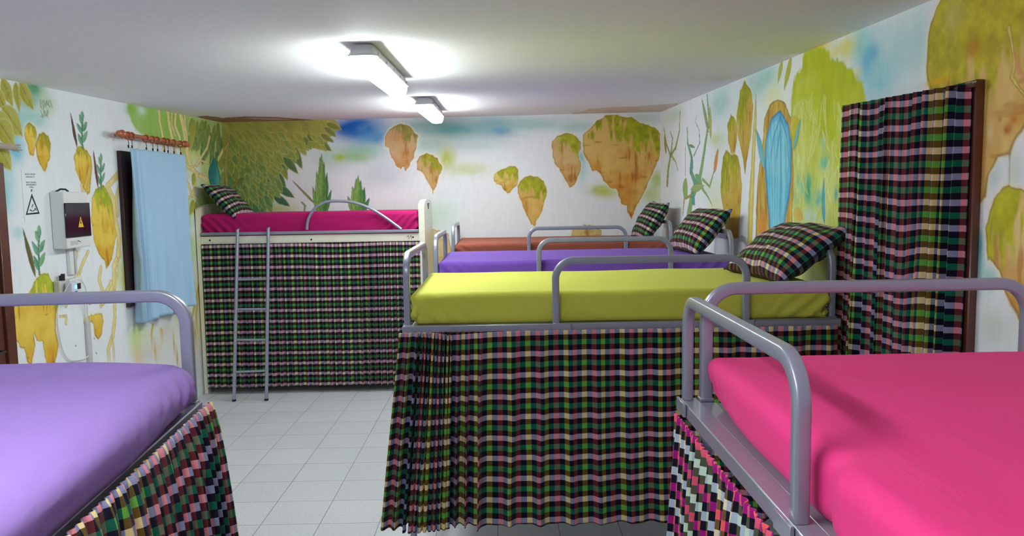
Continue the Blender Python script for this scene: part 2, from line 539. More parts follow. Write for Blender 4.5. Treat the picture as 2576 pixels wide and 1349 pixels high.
class Wall:
    def __init__(s, kind, us, vs, base=WHITE):
        s.kind = kind
        s.us = np.unique(np.round(us, 5)); s.vs = np.unique(np.round(vs, 5))
        s.U, s.V = np.meshgrid(s.us, s.vs)          # rows: v
        s.C = np.zeros(s.U.shape + (3,)) + base

    def uv(s, px, py):
        if s.kind == 'back':
            p = on(px, py, 1, YB); return p[0], p[2]
        if s.kind == 'left':
            p = on(px, py, 0, XL); return p[1], p[2]
        if s.kind == 'right':
            p = on(px, py, 0, XR); return p[1], p[2]
        # ceiling: intersect with the sloped plane
        d = ray(px, py); z = 2.6
        for _ in range(8):
            t = (z - CAM[2]) / d[2]; p = CAM + d * t; z = zc(p[0], p[1])
        return p[0], p[1]

    def pts(s, P, T=None):
        out = []
        for x, y in P:
            if T: x, y = T[0] + x / T[2], T[1] + y / T[2]
            out.append(s.uv(x, y))
        return np.array(out)

    def sub(s, lo, hi, pad):
        a0, a1 = np.searchsorted(s.us, [lo[0] - pad, hi[0] + pad])
        b0, b1 = np.searchsorted(s.vs, [lo[1] - pad, hi[1] + pad])
        if a1 <= a0 or b1 <= b0: return None
        return slice(b0, b1), slice(a0, a1)

    def blob(s, c, rad, col, a=0.8, T=None, seed=1):
        x, y = c
        rx, ry = rad
        if T: x, y = T[0] + x / T[2], T[1] + y / T[2]; rx /= T[2]; ry /= T[2]
        u, v = s.uv(x, y); u1, v1 = s.uv(x + rx, y); u2, v2 = s.uv(x, y + ry)
        ru = abs(u1 - u) + 1e-4; rv = abs(v2 - v) + 1e-4
        sl = s.sub((u - 2.4 * ru, v - 2.4 * rv), (u + 2.4 * ru, v + 2.4 * rv), 0)
        if sl is None: return
        U, V = s.U[sl], s.V[sl]
        n = fbm(U / ru * 1.6, V / rv * 1.6, seed=seed + int(x), oct=3) - 0.5
        d = ((U - u) / ru) ** 2 + ((V - v) / rv) ** 2
        w = a * np.exp(-np.maximum(d * (1 + 1.2 * n) - 0.15, 0) * 1.1)
        w = np.clip(w * (1 + 0.7 * n), 0, 1)[..., None]
        s.C[sl] = s.C[sl] * (1 - w) + lin(col) * w

    def sdist(s, P, U, V):
        d2 = np.full(U.shape, 1e9); ins = np.zeros(U.shape, bool)
        n = len(P)
        for i in range(n):
            ax, ay = P[i]; bx, by = P[(i + 1) % n]
            ex, ey = bx - ax, by - ay
            l = ex * ex + ey * ey + 1e-12
            t = np.clip(((U - ax) * ex + (V - ay) * ey) / l, 0, 1)
            d2 = np.minimum(d2, (U - ax - t * ex) ** 2 + (V - ay - t * ey) ** 2)
            c = ((ay > V) != (by > V))
            if ay != by:
                c &= U < (bx - ax) * (V - ay) / (by - ay) + ax
            ins ^= c
        d = np.sqrt(d2)
        return np.where(ins, -d, d)

    def shape(s, P, fill, T=None, line=None, lw=0.006, jag=0.006, soft=0.004, a=1.0, seed=3, raw=False, halo=None, js=35):
        P = np.array(P) if raw else s.pts(P, T)
        lo, hi = P.min(0), P.max(0)
        sl = s.sub(lo, hi, jag + lw * 3 + 0.03)
        if sl is None: return
        U, V = s.U[sl], s.V[sl]
        d = s.sdist(P, U, V)
        if jag: d = d + jag * 2 * (fbm(U * js, V * js * 0.6, seed=seed, oct=2) - 0.5)
        w = np.clip(0.5 - d / (2 * soft), 0, 1) * a
        vn = (V - lo[1]) / (hi[1] - lo[1] + 1e-6); un = (U - lo[0]) / (hi[0] - lo[0] + 1e-6)
        if halo is not None:
            h = np.exp(-(np.maximum(d, 0) / 0.016) ** 2)[..., None] * 0.6
            s.C[sl] = s.C[sl] * (1 - h) + lin(halo) * h
        col = fill(U, V, un, vn, d) if callable(fill) else np.zeros(U.shape + (3,)) + lin(fill)
        C = s.C[sl] * (1 - w[..., None]) + col * w[..., None]
        if line is not None:
            lwv = lw * (0.4 + 1.2 * vnoise(U * 18, V * 18, seed=seed + 5))
            l = np.clip(1 - np.abs(d + lw * 0.3) / (lwv + 1e-6), 0, 1)[..., None] * 0.85 * a
            C = C * (1 - l) + lin(line) * l
        s.C[sl] = C

    def stroke(s, P, w, col, T=None, line=None, lw=0.004, a=1.0, jag=0.004, seed=9, taper=False):
        P = s.pts(P, T)
        if T: w = w / T[2]
        # width in metres from the local scale
        lo, hi = P.min(0), P.max(0)
        x0, y0 = lo
        wm = w / 2
        sc = max(s.scale_at(P.mean(0), (0, 1)), s.scale_at(P.mean(0)))
        sl = s.sub(lo, hi, wm * sc + 0.03)
        if sl is None: return
        U, V = s.U[sl], s.V[sl]
        d = np.full(U.shape, 1e9)
        n = len(P)
        L = sum(math.hypot(*(P[i + 1] - P[i])) for i in range(n - 1)) + 1e-9; acc = 0
        for i in range(n - 1):
            ax, ay = P[i]; bx, by = P[i + 1]
            ex, ey = bx - ax, by - ay
            l = ex * ex + ey * ey + 1e-12
            t = np.clip(((U - ax) * ex + (V - ay) * ey) / l, 0, 1)
            dd = np.sqrt((U - ax - t * ex) ** 2 + (V - ay - t * ey) ** 2)
            ww = wm * s.scale_at((P[i] + P[i + 1]) / 2, (ex, ey))
            if taper:
                q = (acc + t * math.sqrt(l)) / L
                ww = ww * (1 - 0.8 * q)
            d = np.minimum(d, dd - ww); acc += math.sqrt(l)
        d = d + jag * 2 * (fbm(U * 30, V * 30, seed=seed, oct=2) - 0.5)
        m = (np.clip(0.5 - d / 0.007, 0, 1) * a)[..., None]
        n1 = fbm(U * 60, V * 25, seed=seed + 2, oct=2)[..., None]
        c = lin(col) * (0.86 + 0.28 * n1)
        C = s.C[sl] * (1 - m) + c * m
        if line is not None:
            l = np.clip(1 - np.abs(d + lw * 0.3) / lw, 0, 1)[..., None] * 0.8 * a
            C = C * (1 - l) + lin(line) * l
        s.C[sl] = C

    def scale_at(s, uv, e=(1, 0)):
        """how wide a mark is at a wall point; marks on the side walls are really broader than they look end-on"""
        if s.kind == 'back': return YB / F
        if s.kind in ('left', 'right'):
            y = max(uv[0], 0.5); k = math.hypot(*e) + 1e-9
            return (abs(e[0]) * y / F + abs(e[1]) * y * y / (F * abs(XL if s.kind == 'left' else XR))) / k
        return uv[1] / F * 3

    def leaf(s, base, tip, w, c1, c2, T=None, line=(196, 196, 120), raw=False, a=1.0, seed=1, lw=0.004, bend=0.0):
        if raw: b, t = np.array(base), np.array(tip)
        else:
            b, t = s.pts([base, tip], T)
            w = w / (T[2] if T else 1) * s.scale_at((b + t) / 2, t - b)
        e = t - b; L = math.hypot(*e) + 1e-9; e = e / L; nn = np.array([-e[1], e[0]])
        P = []
        K = 9
        for sg in (1, -1):
            rng = range(K + 1) if sg == 1 else range(K - 1, 0, -1)
            for i in rng:
                q = i / K
                ww = w / 2 * math.sin(math.pi * q ** 0.8) ** 0.85
                P.append(b + e * L * q + nn * (sg * ww + bend * L * math.sin(math.pi * q)))
        c1, c2 = lin(c1), lin(c2)

        def fill(U, V, un, vn, d):
            side = ((U - b[0]) * nn[0] + (V - b[1]) * nn[1]) / (w / 2)
            al = ((U - b[0]) * e[0] + (V - b[1]) * e[1]) / L
            n = fbm(U * 40, V * 40, seed=seed, oct=2)
            k = np.clip(0.5 + 0.45 * side + 0.6 * (n - 0.5) + 0.25 * (al - 0.5), 0, 1)[..., None]
            return c1 * (1 - k) + c2 * k
        s.shape(P, fill, raw=True, line=line, lw=lw, jag=0.003, a=a, seed=seed)

    def build(s, name):
        nr, nc = s.U.shape
        U, V = s.U.ravel(), s.V.ravel()
        if s.kind == 'back':
            co = np.stack([U, np.full_like(U, YB), V], 1)
            top = zc(U, YB); co[:, 2] = np.minimum(co[:, 2], top + 0.004)
        elif s.kind == 'left':
            co = np.stack([np.full_like(U, XL), U, V], 1); co[:, 2] = np.minimum(V, zc(XL, U) + 0.004)
        elif s.kind == 'right':
            co = np.stack([np.full_like(U, XR), U, V], 1); co[:, 2] = np.minimum(V, zc(XR, U) + 0.004)
        else:
            co = np.stack([U, V, zc(U, V)], 1)
        me = bpy.data.meshes.new(name)
        i = np.arange(nr * nc).reshape(nr, nc)
        q = np.stack([i[:-1, :-1], i[:-1, 1:], i[1:, 1:], i[1:, :-1]], -1).reshape(-1, 4)
        if s.kind in ('left', 'ceiling'):
            q = q[:, ::-1]
        me.vertices.add(len(co)); me.vertices.foreach_set('co', co.astype(np.float32).ravel())
        me.loops.add(q.size); me.loops.foreach_set('vertex_index', q.astype(np.int32).ravel())
        me.polygons.add(len(q)); me.polygons.foreach_set('loop_start', np.arange(0, q.size, 4, dtype=np.int32))
        me.update(calc_edges=True)
        ca = me.color_attributes.new('mural', 'FLOAT_COLOR', 'POINT')
        c4 = np.ones((len(co), 4), np.float32); c4[:, :3] = np.clip(s.C.reshape(-1, 3), 0, 0.92)
        ca.data.foreach_set('color', c4.ravel())
        me.materials.append(M['mural_paint'])
        o = bpy.data.objects.new(name, me); COL.objects.link(o)
        return struct(o)


def rock(W, P, T=None, green=(168, 172, 44), tan=(214, 178, 104), ochre=(196, 128, 40), frac=0.42, seed=1, line=(158, 110, 40), raw=False, lw=0.006, dark=(150, 84, 30), jag=0.01):
    g, tn, oc, dk = lin(green), lin(tan), lin(ochre), lin(dark)

    def fill(U, V, un, vn, d):
        hgt = 1 - vn
        st = fbm(U * 30, V * 5, seed=seed, oct=3)
        bl = fbm(U * 9, V * 9, seed=seed + 40, oct=3)
        k = np.clip(0.25 + 1.6 * (bl - 0.45) + 0.9 * (hgt - 0.5) + 0.5 * (st - 0.5), 0, 1)[..., None]
        c = tn * (1 - k) + oc * k
        kd = np.clip((st - 0.66) * 3.5 + (bl - 0.5) * 1.2, 0, 0.6)[..., None]
        c = c * (1 - kd) + dk * kd
        hz = fbm(U * 8, V * 30, seed=seed + 80, oct=2)
        kh = np.clip((hz - 0.76) * 5, 0, 0.45)[..., None]
        c = c * (1 - kh) + dk * kh
        gt = np.clip((frac - hgt + 0.5 * (fbm(U * 34, V * 7, seed=seed + 9, oct=2) - 0.5) + 0.3 * (un - 0.5)) * 9, 0, 1)[..., None]
        gn = fbm(U * 24, V * 24, seed=seed + 60, oct=3)[..., None]
        gc = g * (0.62 + 0.75 * gn)
        return c * (1 - gt) + gc * gt
    W.shape(P, fill, T, line=line, lw=lw, jag=jag, seed=seed, raw=raw, halo=(236, 232, 200))


def sprout(W, x, y0, y1, w, seed=0):
    """a clump of upright painted blades"""
    h = y1 - y0
    rr = random.Random(seed)
    W.stroke([(x + 1, y1), (x - 1, y0 + .5 * h), (x + 1, y0 + .1 * h)], .10 * w, (96, 146, 110), line=(62, 92, 84), lw=.004)
    for k, (b0, dx, t, wd) in enumerate([(.92, -.34, .62, .2), (.85, .38, .55, .2), (.62, -.42, .34, .2), (.55, .36, .30, .2), (.34, -.22, .12, .2), (.25, .0, .0, .24)]):
        c = [(70, 140, 112), (110, 168, 118), (88, 158, 138)][k % 3]
        W.leaf((x, y0 + b0 * h), (x + dx * w, y0 + t * h), wd * w, c, (140, 188, 140), line=(62, 92, 84), lw=0.004, seed=seed + k)


def lines(a, b, step):
    return np.arange(a, b + step * 0.5, step)


K4 = (940, 230, 3.3026); K3 = (460, 230, 2.9984); KA = (560, 290, 5.395); KB = (1440, 270, 4.65)
KR1 = (1640, 150, 2.871); KR1b = (1660, 200, 3.746); KR2 = (1860, 60, 4.216); KR3 = (1880, 360, 4.818)
KC2 = (2300, 0, 4.496); KC3 = (2420, 260, 4.494); KD = (2080, 500, 2.6976)
KL1 = (0, 150, 2.698); KL5 = (0, 180, 4.2154); KL6 = (300, 240, 4.2156); KL8 = (0, 640, 4.652)

# ---- back wall
W = Wall('back', np.concatenate([lines(XL, XR, 0.006), [XL, XR]]), np.concatenate([lines(0, 1.2, 0.12), lines(1.2, 2.70, 0.006)]))
for c, r, col, a in [((905, 322), (62, 34), (20, 104, 190), 1.0), ((935, 345), (55, 26), (60, 140, 205), .8), ((870, 325), (28, 18), (16, 96, 186), .95),
                     ((905, 385), (70, 26), (150, 200, 175), .8), ((830, 400), (50, 30), (190, 215, 200), .7), ((855, 396), (16, 9), (176, 200, 60), .9),
                     ((900, 395), (34, 12), (150, 195, 120), .7), ((1075, 320), (110, 24), (140, 180, 176), .85), ((1150, 330), (80, 24), (110, 172, 172), .85),
                     ((1240, 318), (60, 26), (126, 180, 190), .8), ((1262, 328), (26, 14), (84, 150, 190), .7), ((1330, 312), (90, 16), (160, 202, 196), .8),
                     ((1085, 365), (60, 26), (176, 204, 190), .8), ((1190, 360), (80, 24), (190, 208, 206), .7), ((1125, 400), (22, 30), (186, 196, 84), .85),
                     ((1180, 425), (50, 16), (200, 208, 140), .7), ((960, 440), (50, 30), (190, 208, 208), .6), ((985, 430), (60, 40), (206, 210, 222), .5),
                     ((1510, 478), (26, 14), (176, 194, 70), .9), ((1530, 485), (30, 14), (190, 200, 90), .7), ((1652, 452), (16, 22), (176, 196, 80), .85),
                     ((1640, 490), (26, 24), (188, 200, 96), .75), ((1462, 410), (14, 50), (160, 206, 206), .7), ((1460, 395), (10, 16), (110, 186, 200), .6),
                     ((1610, 300), (60, 14), (190, 212, 200), .7), ((1100, 540), (50, 40), (200, 222, 206), .7), ((700, 530), (60, 20), (206, 204, 120), .7),
                     ((780, 470), (40, 40), (214, 222, 214), .5), ((640, 540), (60, 30), (150, 186, 120), .8), ((1450, 320), (50, 12), (166, 206, 200), .7),
                     ((1010, 560), (60, 40), (216, 220, 200), .5)]:
    W.blob(c, r, col, a)
g1, g2, g3 = lin((178, 174, 86)), lin((136, 156, 70)), lin((84, 140, 88))


def canopy_fill(U, V, un, vn, d):
    n = fbm(U * 8, V * 8, seed=5, oct=3)
    st = fbm((U + V) * 22, (U - V) * 5, seed=6, oct=2)
    k = np.clip(1.15 * (1 - vn) + 0.9 * (n - 0.5) - 0.35 * un, 0, 1)[..., None]
    k2 = np.clip((k - 0.45) * 2.2, 0, 1)
    c = g1 * (1 - k) + g2 * k
    c = c * (1 - k2) + g3 * k2
    return c * (0.8 + 0.4 * st[..., None])


W.shape([(-60, 40), (1510, 60), (1590, 150), (1500, 250), (1450, 330), (1400, 400), (1300, 400), (1190, 420), (1080, 450), (1000, 520), (960, 640), (900, 720), (820, 800), (790, 900), (780, 1040), (760, 1130), (640, 1140), (560, 1260), (520, 1400), (-60, 1400)], canopy_fill, KA, line=None, jag=0.02)
tips = [((1400, 110), (1620, 195), 90), ((1380, 160), (1545, 295), 80), ((1320, 250), (1515, 370), 80), ((1270, 330), (1480, 490), 100), ((1150, 240), (1310, 470), 110),
        ((1090, 290), (1205, 470), 90), ((1000, 320), (1095, 520), 110), ((920, 370), (1080, 735), 120), ((820, 560), (1025, 795), 110), ((740, 620), (885, 860), 110),
        ((690, 760), (860, 1010), 130), ((720, 950), (980, 1125), 110), ((680, 1080), (915, 1240), 110), ((560, 1000), (690, 1185), 120), ((430, 1080), (585, 1290), 120),
        ((560, 850), (740, 1100), 120), ((900, 480), (1000, 660), 80)]
inner = []
rr = random.Random(3)
reg = np.array([(80, 150), (1350, 130), (1300, 330), (1000, 420), (820, 650), (700, 950), (560, 1150), (330, 1220), (100, 900)])
Ux = np.array([rr.uniform(80, 1400) for _ in range(300)]); Vx = np.array([rr.uniform(140, 1220) for _ in range(300)])
ins = W.sdist(reg, Ux, Vx) < 0
for x, y in zip(Ux[ins], Vx[ins]):
    ang = math.atan2(y + 300, x + 150) + rr.uniform(-.25, .25)
    ang = ang * 0.75 + 0.3
    L = rr.uniform(140, 250)
    inner.append((math.hypot(x, y * 1.4), (x, y), (x + L * math.cos(ang), y + L * math.sin(ang)), rr.uniform(60, 100)))
inner.sort(reverse=True)
for b, t, w_ in tips:
    yy = t[1] / 1250
    ca = np.array((150, 148, 48)) * (1 - yy) + np.array((56, 112, 76)) * yy
    W.leaf(b, t, w_, ca, ca * 0.72 + 40, KA, line=(206, 200, 130), seed=int(t[0]))
for _, b, t, w_ in inner:
    yy = np.clip(b[1] / 1150 + rr.uniform(-.25, .25) - b[0] / 4000, 0, 1)
    if b[1] < 330 and rr.random() < .55: continue
    ca = np.array((184, 178, 82)) * (1 - yy) + np.array((72, 132, 86)) * yy
    cb = np.array((150, 154, 60)) * (1 - yy) + np.array((122, 160, 82)) * yy
    W.leaf(b, t, w_, ca, cb, KA, line=(202, 204, 128), seed=int(t[0]), lw=0.0045, a=0.9)
# trunk and tendrils by the corner
W.stroke([(80, 330), (60, 500), (40, 700), (60, 980)], 46, (176, 172, 96), KA, line=(120, 110, 50))
W.stroke([(20, 480), (70, 400), (90, 320)], 22, (206, 190, 110), KA, line=(140, 120, 60))
for q in range(4):
    W.stroke([(230 + q * 22, 990), (200 + q * 20, 930), (240 + q * 10, 860), (300, 850 + q * 12)], 6, (110, 110, 50), KA, a=.8)
W.stroke([(150, 820), (190, 880), (160, 960)], 30, (170, 150, 60), KA, line=(110, 90, 40))
# reed clumps beside the canopy
W.leaf((1270, 1220), (940, 880), 26, (150, 146, 90), (120, 116, 70), KA, line=(110, 100, 60))
W.stroke([(1110, 1300), (1120, 1230), (1075, 1185)], 24, (140, 160, 120), KA, line=(90, 100, 70))
for x, y0, y1, w_, sd in ((1345, 520, 1330, 330, 1), (1840, 815, 1330, 380, 2)):
    for k, (dx, t, wd) in enumerate([(-.75, .55, .34), (.8, .6, .3), (-.42, .3, .42), (.45, .32, .42), (-.14, .06, .46), (.18, .14, .42), (0, 0, .42)]):
        c = [(78, 138, 66), (98, 156, 80), (132, 170, 86)][k % 3]
        W.leaf((x + dx * w_ * .15, y1 + 40), (x + dx * w_ * .5, y0 + t * (y1 - y0)), wd * w_ * .55, c, (56, 116, 84) if k % 2 else (150, 184, 96), KA, line=(64, 92, 52), seed=sd * 10 + k, lw=0.004)
# floating rocks
rock(W, [(95, 380), (130, 320), (170, 290), (220, 268), (290, 285), (330, 330), (375, 370), (365, 400), (350, 460), (330, 550), (300, 610), (265, 658), (255, 630), (240, 625), (228, 650), (210, 635), (185, 610), (150, 540), (130, 470), (95, 455)], K4, green=(150, 142, 66), tan=(204, 172, 130), ochre=(196, 142, 78), frac=.3, seed=21)
rock(W, [(362, 580), (390, 545), (440, 517), (490, 530), (530, 560), (570, 630), (555, 680), (530, 740), (515, 790), (497, 825), (492, 845), (480, 800), (440, 740), (405, 670), (362, 650)], K4, green=(158, 156, 44), tan=(204, 176, 120), ochre=(190, 140, 66), frac=.33, seed=22)
rock(W, [(1003, 700), (1030, 665), (1080, 645), (1130, 625), (1180, 628), (1198, 660), (1203, 700), (1195, 770), (1150, 815), (1113, 852), (1085, 820), (1060, 780), (1020, 770), (1005, 740)], K4, tan=(222, 196, 110), ochre=(204, 158, 60), frac=.4, seed=23)
rock(W, [(1195, 790), (1220, 745), (1260, 712), (1310, 702), (1370, 715), (1410, 745), (1437, 800), (1435, 860), (1415, 930), (1395, 1000), (1370, 1050), (1350, 1080), (1340, 1120), (1315, 1100), (1300, 1078), (1265, 1010), (1235, 940), (1210, 880)], K4, tan=(218, 186, 104), ochre=(202, 150, 60), frac=.4, seed=24)
rock(W, [(1483, 420), (1520, 380), (1600, 345), (1650, 355), (1690, 390), (1722, 425), (1715, 480), (1700, 520), (1715, 580), (1718, 650), (1690, 730), (1655, 790), (1630, 802), (1605, 760), (1570, 690), (1540, 640), (1505, 600), (1492, 520)], K4, tan=(212, 182, 124), ochre=(200, 148, 76), frac=.25, seed=25)
rock(W, [(130, 325), (215, 240), (300, 150), (400, 100), (480, 80), (590, 115), (690, 120), (790, 185), (880, 205), (960, 245), (1025, 310), (1028, 430), (1025, 570), (985, 660), (940, 770), (880, 890), (830, 1000), (790, 1090), (750, 1150), (715, 1230), (690, 1310), (665, 1270), (635, 1150), (580, 1130), (550, 1050), (545, 1000), (500, 950), (440, 940), (390, 890), (340, 810), (290, 735), (235, 745), (205, 670), (150, 570), (125, 520)], KB, green=(160, 164, 34), tan=(220, 184, 106), ochre=(204, 136, 40), frac=.27, seed=26, lw=0.007)
rock(W, [(1645, 1160), (1700, 1125), (1760, 1110), (1840, 1115), (1890, 1160), (1890, 1300), (1650, 1300)], K4, green=(214, 190, 120), tan=(218, 194, 128), ochre=(206, 176, 100), frac=.2, seed=27)
rock(W, [(1060, 572), (1078, 574), (1100, 580), (1128, 590), (1138, 640), (1130, 670), (1105, 678), (1090, 700), (1060, 712)], None, green=(206, 186, 140), tan=(214, 196, 150), ochre=(222, 190, 90), frac=.2, seed=28)
W.leaf((1667, 520), (1668, 483), 13, (170, 160, 40), (190, 176, 60))
W.build('wall_back')

# ---- left wall
W = Wall('left', np.concatenate([lines(YF, 4.2, 0.2), lines(4.2, YB, 0.0065), [YB]]), np.concatenate([lines(0, 0.75, 0.15), lines(0.75, 2.70, 0.006)]))
for c, r, col, a in [((84, 222), (26, 24), (96, 160, 110), .95), ((70, 250), (30, 30), (120, 180, 150), .8), ((50, 300), (34, 34), (150, 206, 206), .85), ((90, 300), (26, 22), (160, 210, 196), .8),
                     ((40, 380), (20, 28), (120, 196, 214), .95), ((30, 350), (26, 30), (140, 204, 216), .8), ((16, 440), (22, 60), (170, 216, 222), .8), ((12, 500), (18, 50), (150, 208, 216), .8), ((118, 262), (22, 26), (186, 212, 170), .7),
                     ((18, 310), (24, 30), (140, 190, 150), .8), ((44, 585), (14, 16), (150, 206, 206), .6), ((306, 690), (14, 50), (206, 212, 110), .7), ((316, 720), (10, 40), (180, 196, 60), .6)]:
    W.blob(c, r, col, a)
lg1, lg2 = lin((150, 190, 84)), lin((190, 216, 150))
W.shape([(80, 60), (420, 130), (820, 215), (1200, 280), (1200, 1400), (700, 1400), (640, 560), (420, 520), (250, 420), (180, 370), (130, 290), (100, 200)],
        lambda U, V, un, vn, d: lg1 * (1 - np.clip(1.6 * (fbm(U * 5, V * 3, seed=4) - .3) + .3 * (1 - vn), 0, 1)[..., None]) + lg2 * np.clip(1.6 * (fbm(U * 5, V * 3, seed=4) - .3) + .3 * (1 - vn), 0, 1)[..., None],
        KL6, jag=0.02, soft=0.02)
for c, r, col, a in [((357, 278), (12, 12), (226, 236, 236), .8), ((330, 275), (14, 16), (140, 190, 66), .8), ((385, 300), (26, 30), (150, 196, 92), .7), ((490, 400), (26, 30), (216, 222, 150), .7), ((480, 470), (20, 40), (226, 234, 230), .95),
                     ((490, 430), (14, 20), (226, 234, 226), .8), ((480, 620), (16, 60), (176, 206, 110), .8), ((490, 560), (16, 30), (226, 234, 236), .8), ((495, 750), (16, 60), (222, 220, 160), .9), ((490, 850), (20, 40), (232, 222, 160), .9), ((475, 900), (20, 20), (230, 226, 200), .8)]:
    W.blob(c, r, col, a)
rr = random.Random(8)
for i in range(110):
    x = rr.uniform(760, 1180); y = rr.uniform(230, 560) + (x - 760) * 0.15
    if x < 860: y = min(y, 420)
    L = rr.uniform(110, 190)
    k = np.clip((y - 250) / 400 + rr.uniform(-.2, .3), 0, 1)
    ca = np.array((140, 156, 66)) * (1 - k) + np.array((74, 128, 72)) * k
    W.leaf((x, y), (x + rr.uniform(-60, 20), y + L), rr.uniform(20, 36), ca, ca * 0.85 + 26, KL6, line=(184, 186, 104), seed=i, lw=0.0035)
for i in range(26):
    x = rr.uniform(1060, 1170); y = rr.uniform(560, 900)
    W.leaf((x, y), (x + rr.uniform(-20, 40), y + 150), 50, (128, 150, 70), (150, 164, 84), KL6, line=(184, 186, 104), seed=i)
vl = (150, 128, 62)
for P, w_ in [([(420, 130), (430, 280), (460, 430), (480, 600)], 26), ([(510, 150), (530, 300), (560, 450), (590, 600)], 34), ([(560, 160), (555, 300), (590, 420)], 18), ([(640, 170), (680, 330), (700, 450), (720, 600), (760, 760), (820, 830), (930, 900)], 46),
              ([(600, 170), (590, 320), (640, 440), (660, 600)], 26), ([(690, 180), (700, 330), (720, 470)], 24), ([(680, 700), (740, 770), (820, 740), (860, 690), (950, 720)], 24), ([(690, 860), (740, 960), (770, 1060), (850, 1110)], 28),
              ([(820, 830), (810, 950), (770, 1060), (720, 1100), (690, 1050)], 22), ([(960, 440), (930, 560), (880, 640), (820, 740)], 22), ([(1160, 470), (1100, 580), (1050, 680)], 26), ([(1150, 470), (1165, 700), (1130, 980)], 30), ([(840, 840), (900, 830), (940, 900)], 18)]:
    W.stroke(P, w_ * .75, (226, 212, 150), KL6, line=vl, seed=int(P[0][0]))
W.leaf((1010, 1020), (1010, 660), 120, (60, 150, 150), (40, 112, 108), KL6, line=(36, 80, 76), lw=0.005)
W.leaf((1035, 1020), (1040, 740), 50, (96, 176, 168), (60, 140, 130), KL6, line=(36, 80, 76))
for b, t in [((795, 1110), (745, 1270)), ((815, 1120), (808, 1330)), ((800, 830), (775, 960)), ((800, 280), (745, 590))]:
    W.leaf(b, t, 44, (150, 160, 50), (176, 178, 90), KL6)
# leaves at the top left
for b, t, w_ in [((15, 60), (135, 370), 95), ((165, 110), (205, 440), 75), ((205, 110), (355, 405), 100), ((-40, 180), (60, 420), 90), ((20, 370), (240, 685), 150), ((-60, 430), (120, 760), 170), ((-20, 520), (155, 790), 150), ((-40, 760), (120, 1050), 130)]:
    W.leaf(b, t, w_, (164, 158, 48), (188, 184, 100), KL5, line=(206, 204, 140), seed=int(t[0]), lw=0.005)
    m_ = lambda q: (b[0] + (t[0] - b[0]) * q, b[1] + (t[1] - b[1]) * q)
    W.stroke([m_(.05), m_(.95)], 6, (140, 130, 50), KL5, a=.7)
    for q in (.25, .4, .55, .7):
        x, y = m_(q)
        W.stroke([(x, y), (x + 22, y - 6)], 4, (146, 136, 54), KL5, a=.6); W.stroke([(x, y), (x - 12, y - 26)], 4, (146, 136, 54), KL5, a=.6)
kw = dict(green=(186, 172, 50), tan=(234, 202, 84), ochre=(212, 160, 40), line=(150, 108, 26), dark=(156, 96, 24))
rock(W, [(260, 610), (290, 560), (320, 548), (370, 590), (390, 650), (385, 720), (365, 800), (355, 880), (340, 885), (320, 880), (300, 800), (270, 720)], KL5, seed=31, frac=.35, **kw)
rock(W, [(395, 700), (410, 670), (470, 655), (510, 690), (535, 770), (530, 900), (510, 960), (480, 1050), (465, 1055), (430, 980), (395, 890), (385, 790)], KL5, seed=32, frac=.3, **kw)
rock(W, [(785, 900), (820, 820), (860, 790), (920, 840), (965, 900), (975, 1000), (965, 1150), (945, 1290), (930, 1320), (900, 1260), (850, 1170), (805, 1050)], KL5, seed=33, frac=.22, **kw)
kw['green'] = (170, 184, 50)
rock(W, [(232, 500), (241, 476), (259, 468), (278, 484), (285, 506), (293, 543), (295, 576), (289, 613), (282, 650), (268, 676), (262, 655), (250, 640), (238, 610), (230, 560)], None, seed=34, frac=.3, **kw)
rock(W, [(345, 450), (420, 290), (480, 235), (560, 235), (610, 320), (680, 330), (700, 480), (680, 600), (660, 720), (650, 900), (680, 1050), (640, 1300), (540, 1300), (500, 1020), (430, 1020), (400, 930), (410, 1060), (370, 1290), (330, 1290), (290, 1100), (230, 1080), (160, 950), (125, 760), (130, 700), (180, 580), (220, 520), (350, 580)], KL8, seed=35, frac=.22, **kw)
rock(W, [(1030, 720), (1190, 700), (1210, 780), (1190, 930), (1150, 1010), (1110, 940), (1090, 820), (1040, 770)], KL8, seed=36, frac=-.2, **kw)
for P, w_ in [([(900, -20), (870, 150), (900, 290)], 34), ([(1030, -30), (950, 150), (910, 290)], 34), ([(1180, 160), (1160, 300), (1200, 430), (1180, 600)], 36), ([(1400, -10), (1330, 150), (1340, 350), (1260, 480), (1200, 570)], 54), ([(1380, 0), (1370, 250), (1340, 450)], 24),
              ([(1340, 450), (1345, 740), (1320, 950), (1270, 1100), (1265, 1260)], 44), ([(1050, 570), (1130, 480), (1250, 430), (1300, 330)], 40), ([(1310, 950), (1330, 1100), (1300, 1250)], 22), ([(700, 500), (740, 420), (800, 480), (770, 600)], 40), ([(700, 730), (770, 720), (775, 810)], 30), ([(1000, 740), (990, 790)], 34)]:
    W.stroke(P, w_ * .75, (230, 212, 140), KL8, line=vl, seed=int(abs(P[0][0])))
for P, w_ in [([(303, 432), (285, 452), (270, 470), (285, 500), (292, 560), (300, 600), (297, 640)], 9), ([(300, 470), (292, 500), (296, 540)], 6), ([(205, 465), (208, 488), (200, 505)], 6)]:
    W.stroke(P, w_, (226, 206, 140), None, line=vl)
for P in ([(215, 470), (226, 420), (222, 480)],):
    W.stroke(P, 5, (222, 190, 90), None, line=vl)
sprout(W, 207, 278, 372, 34, 51); sprout(W, 254, 384, 474, 26, 52); sprout(W, 98, 566, 690, 42, 53)
W.leaf((194, 372), (177, 282), 6, (110, 80, 60), (90, 60, 50), line=(80, 60, 50)); W.leaf((247, 474), (235, 380), 6, (130, 80, 60), (100, 60, 50), line=(90, 60, 50)); W.leaf((90, 700), (57, 574), 9, (120, 110, 60), (90, 90, 50), line=(90, 80, 50))
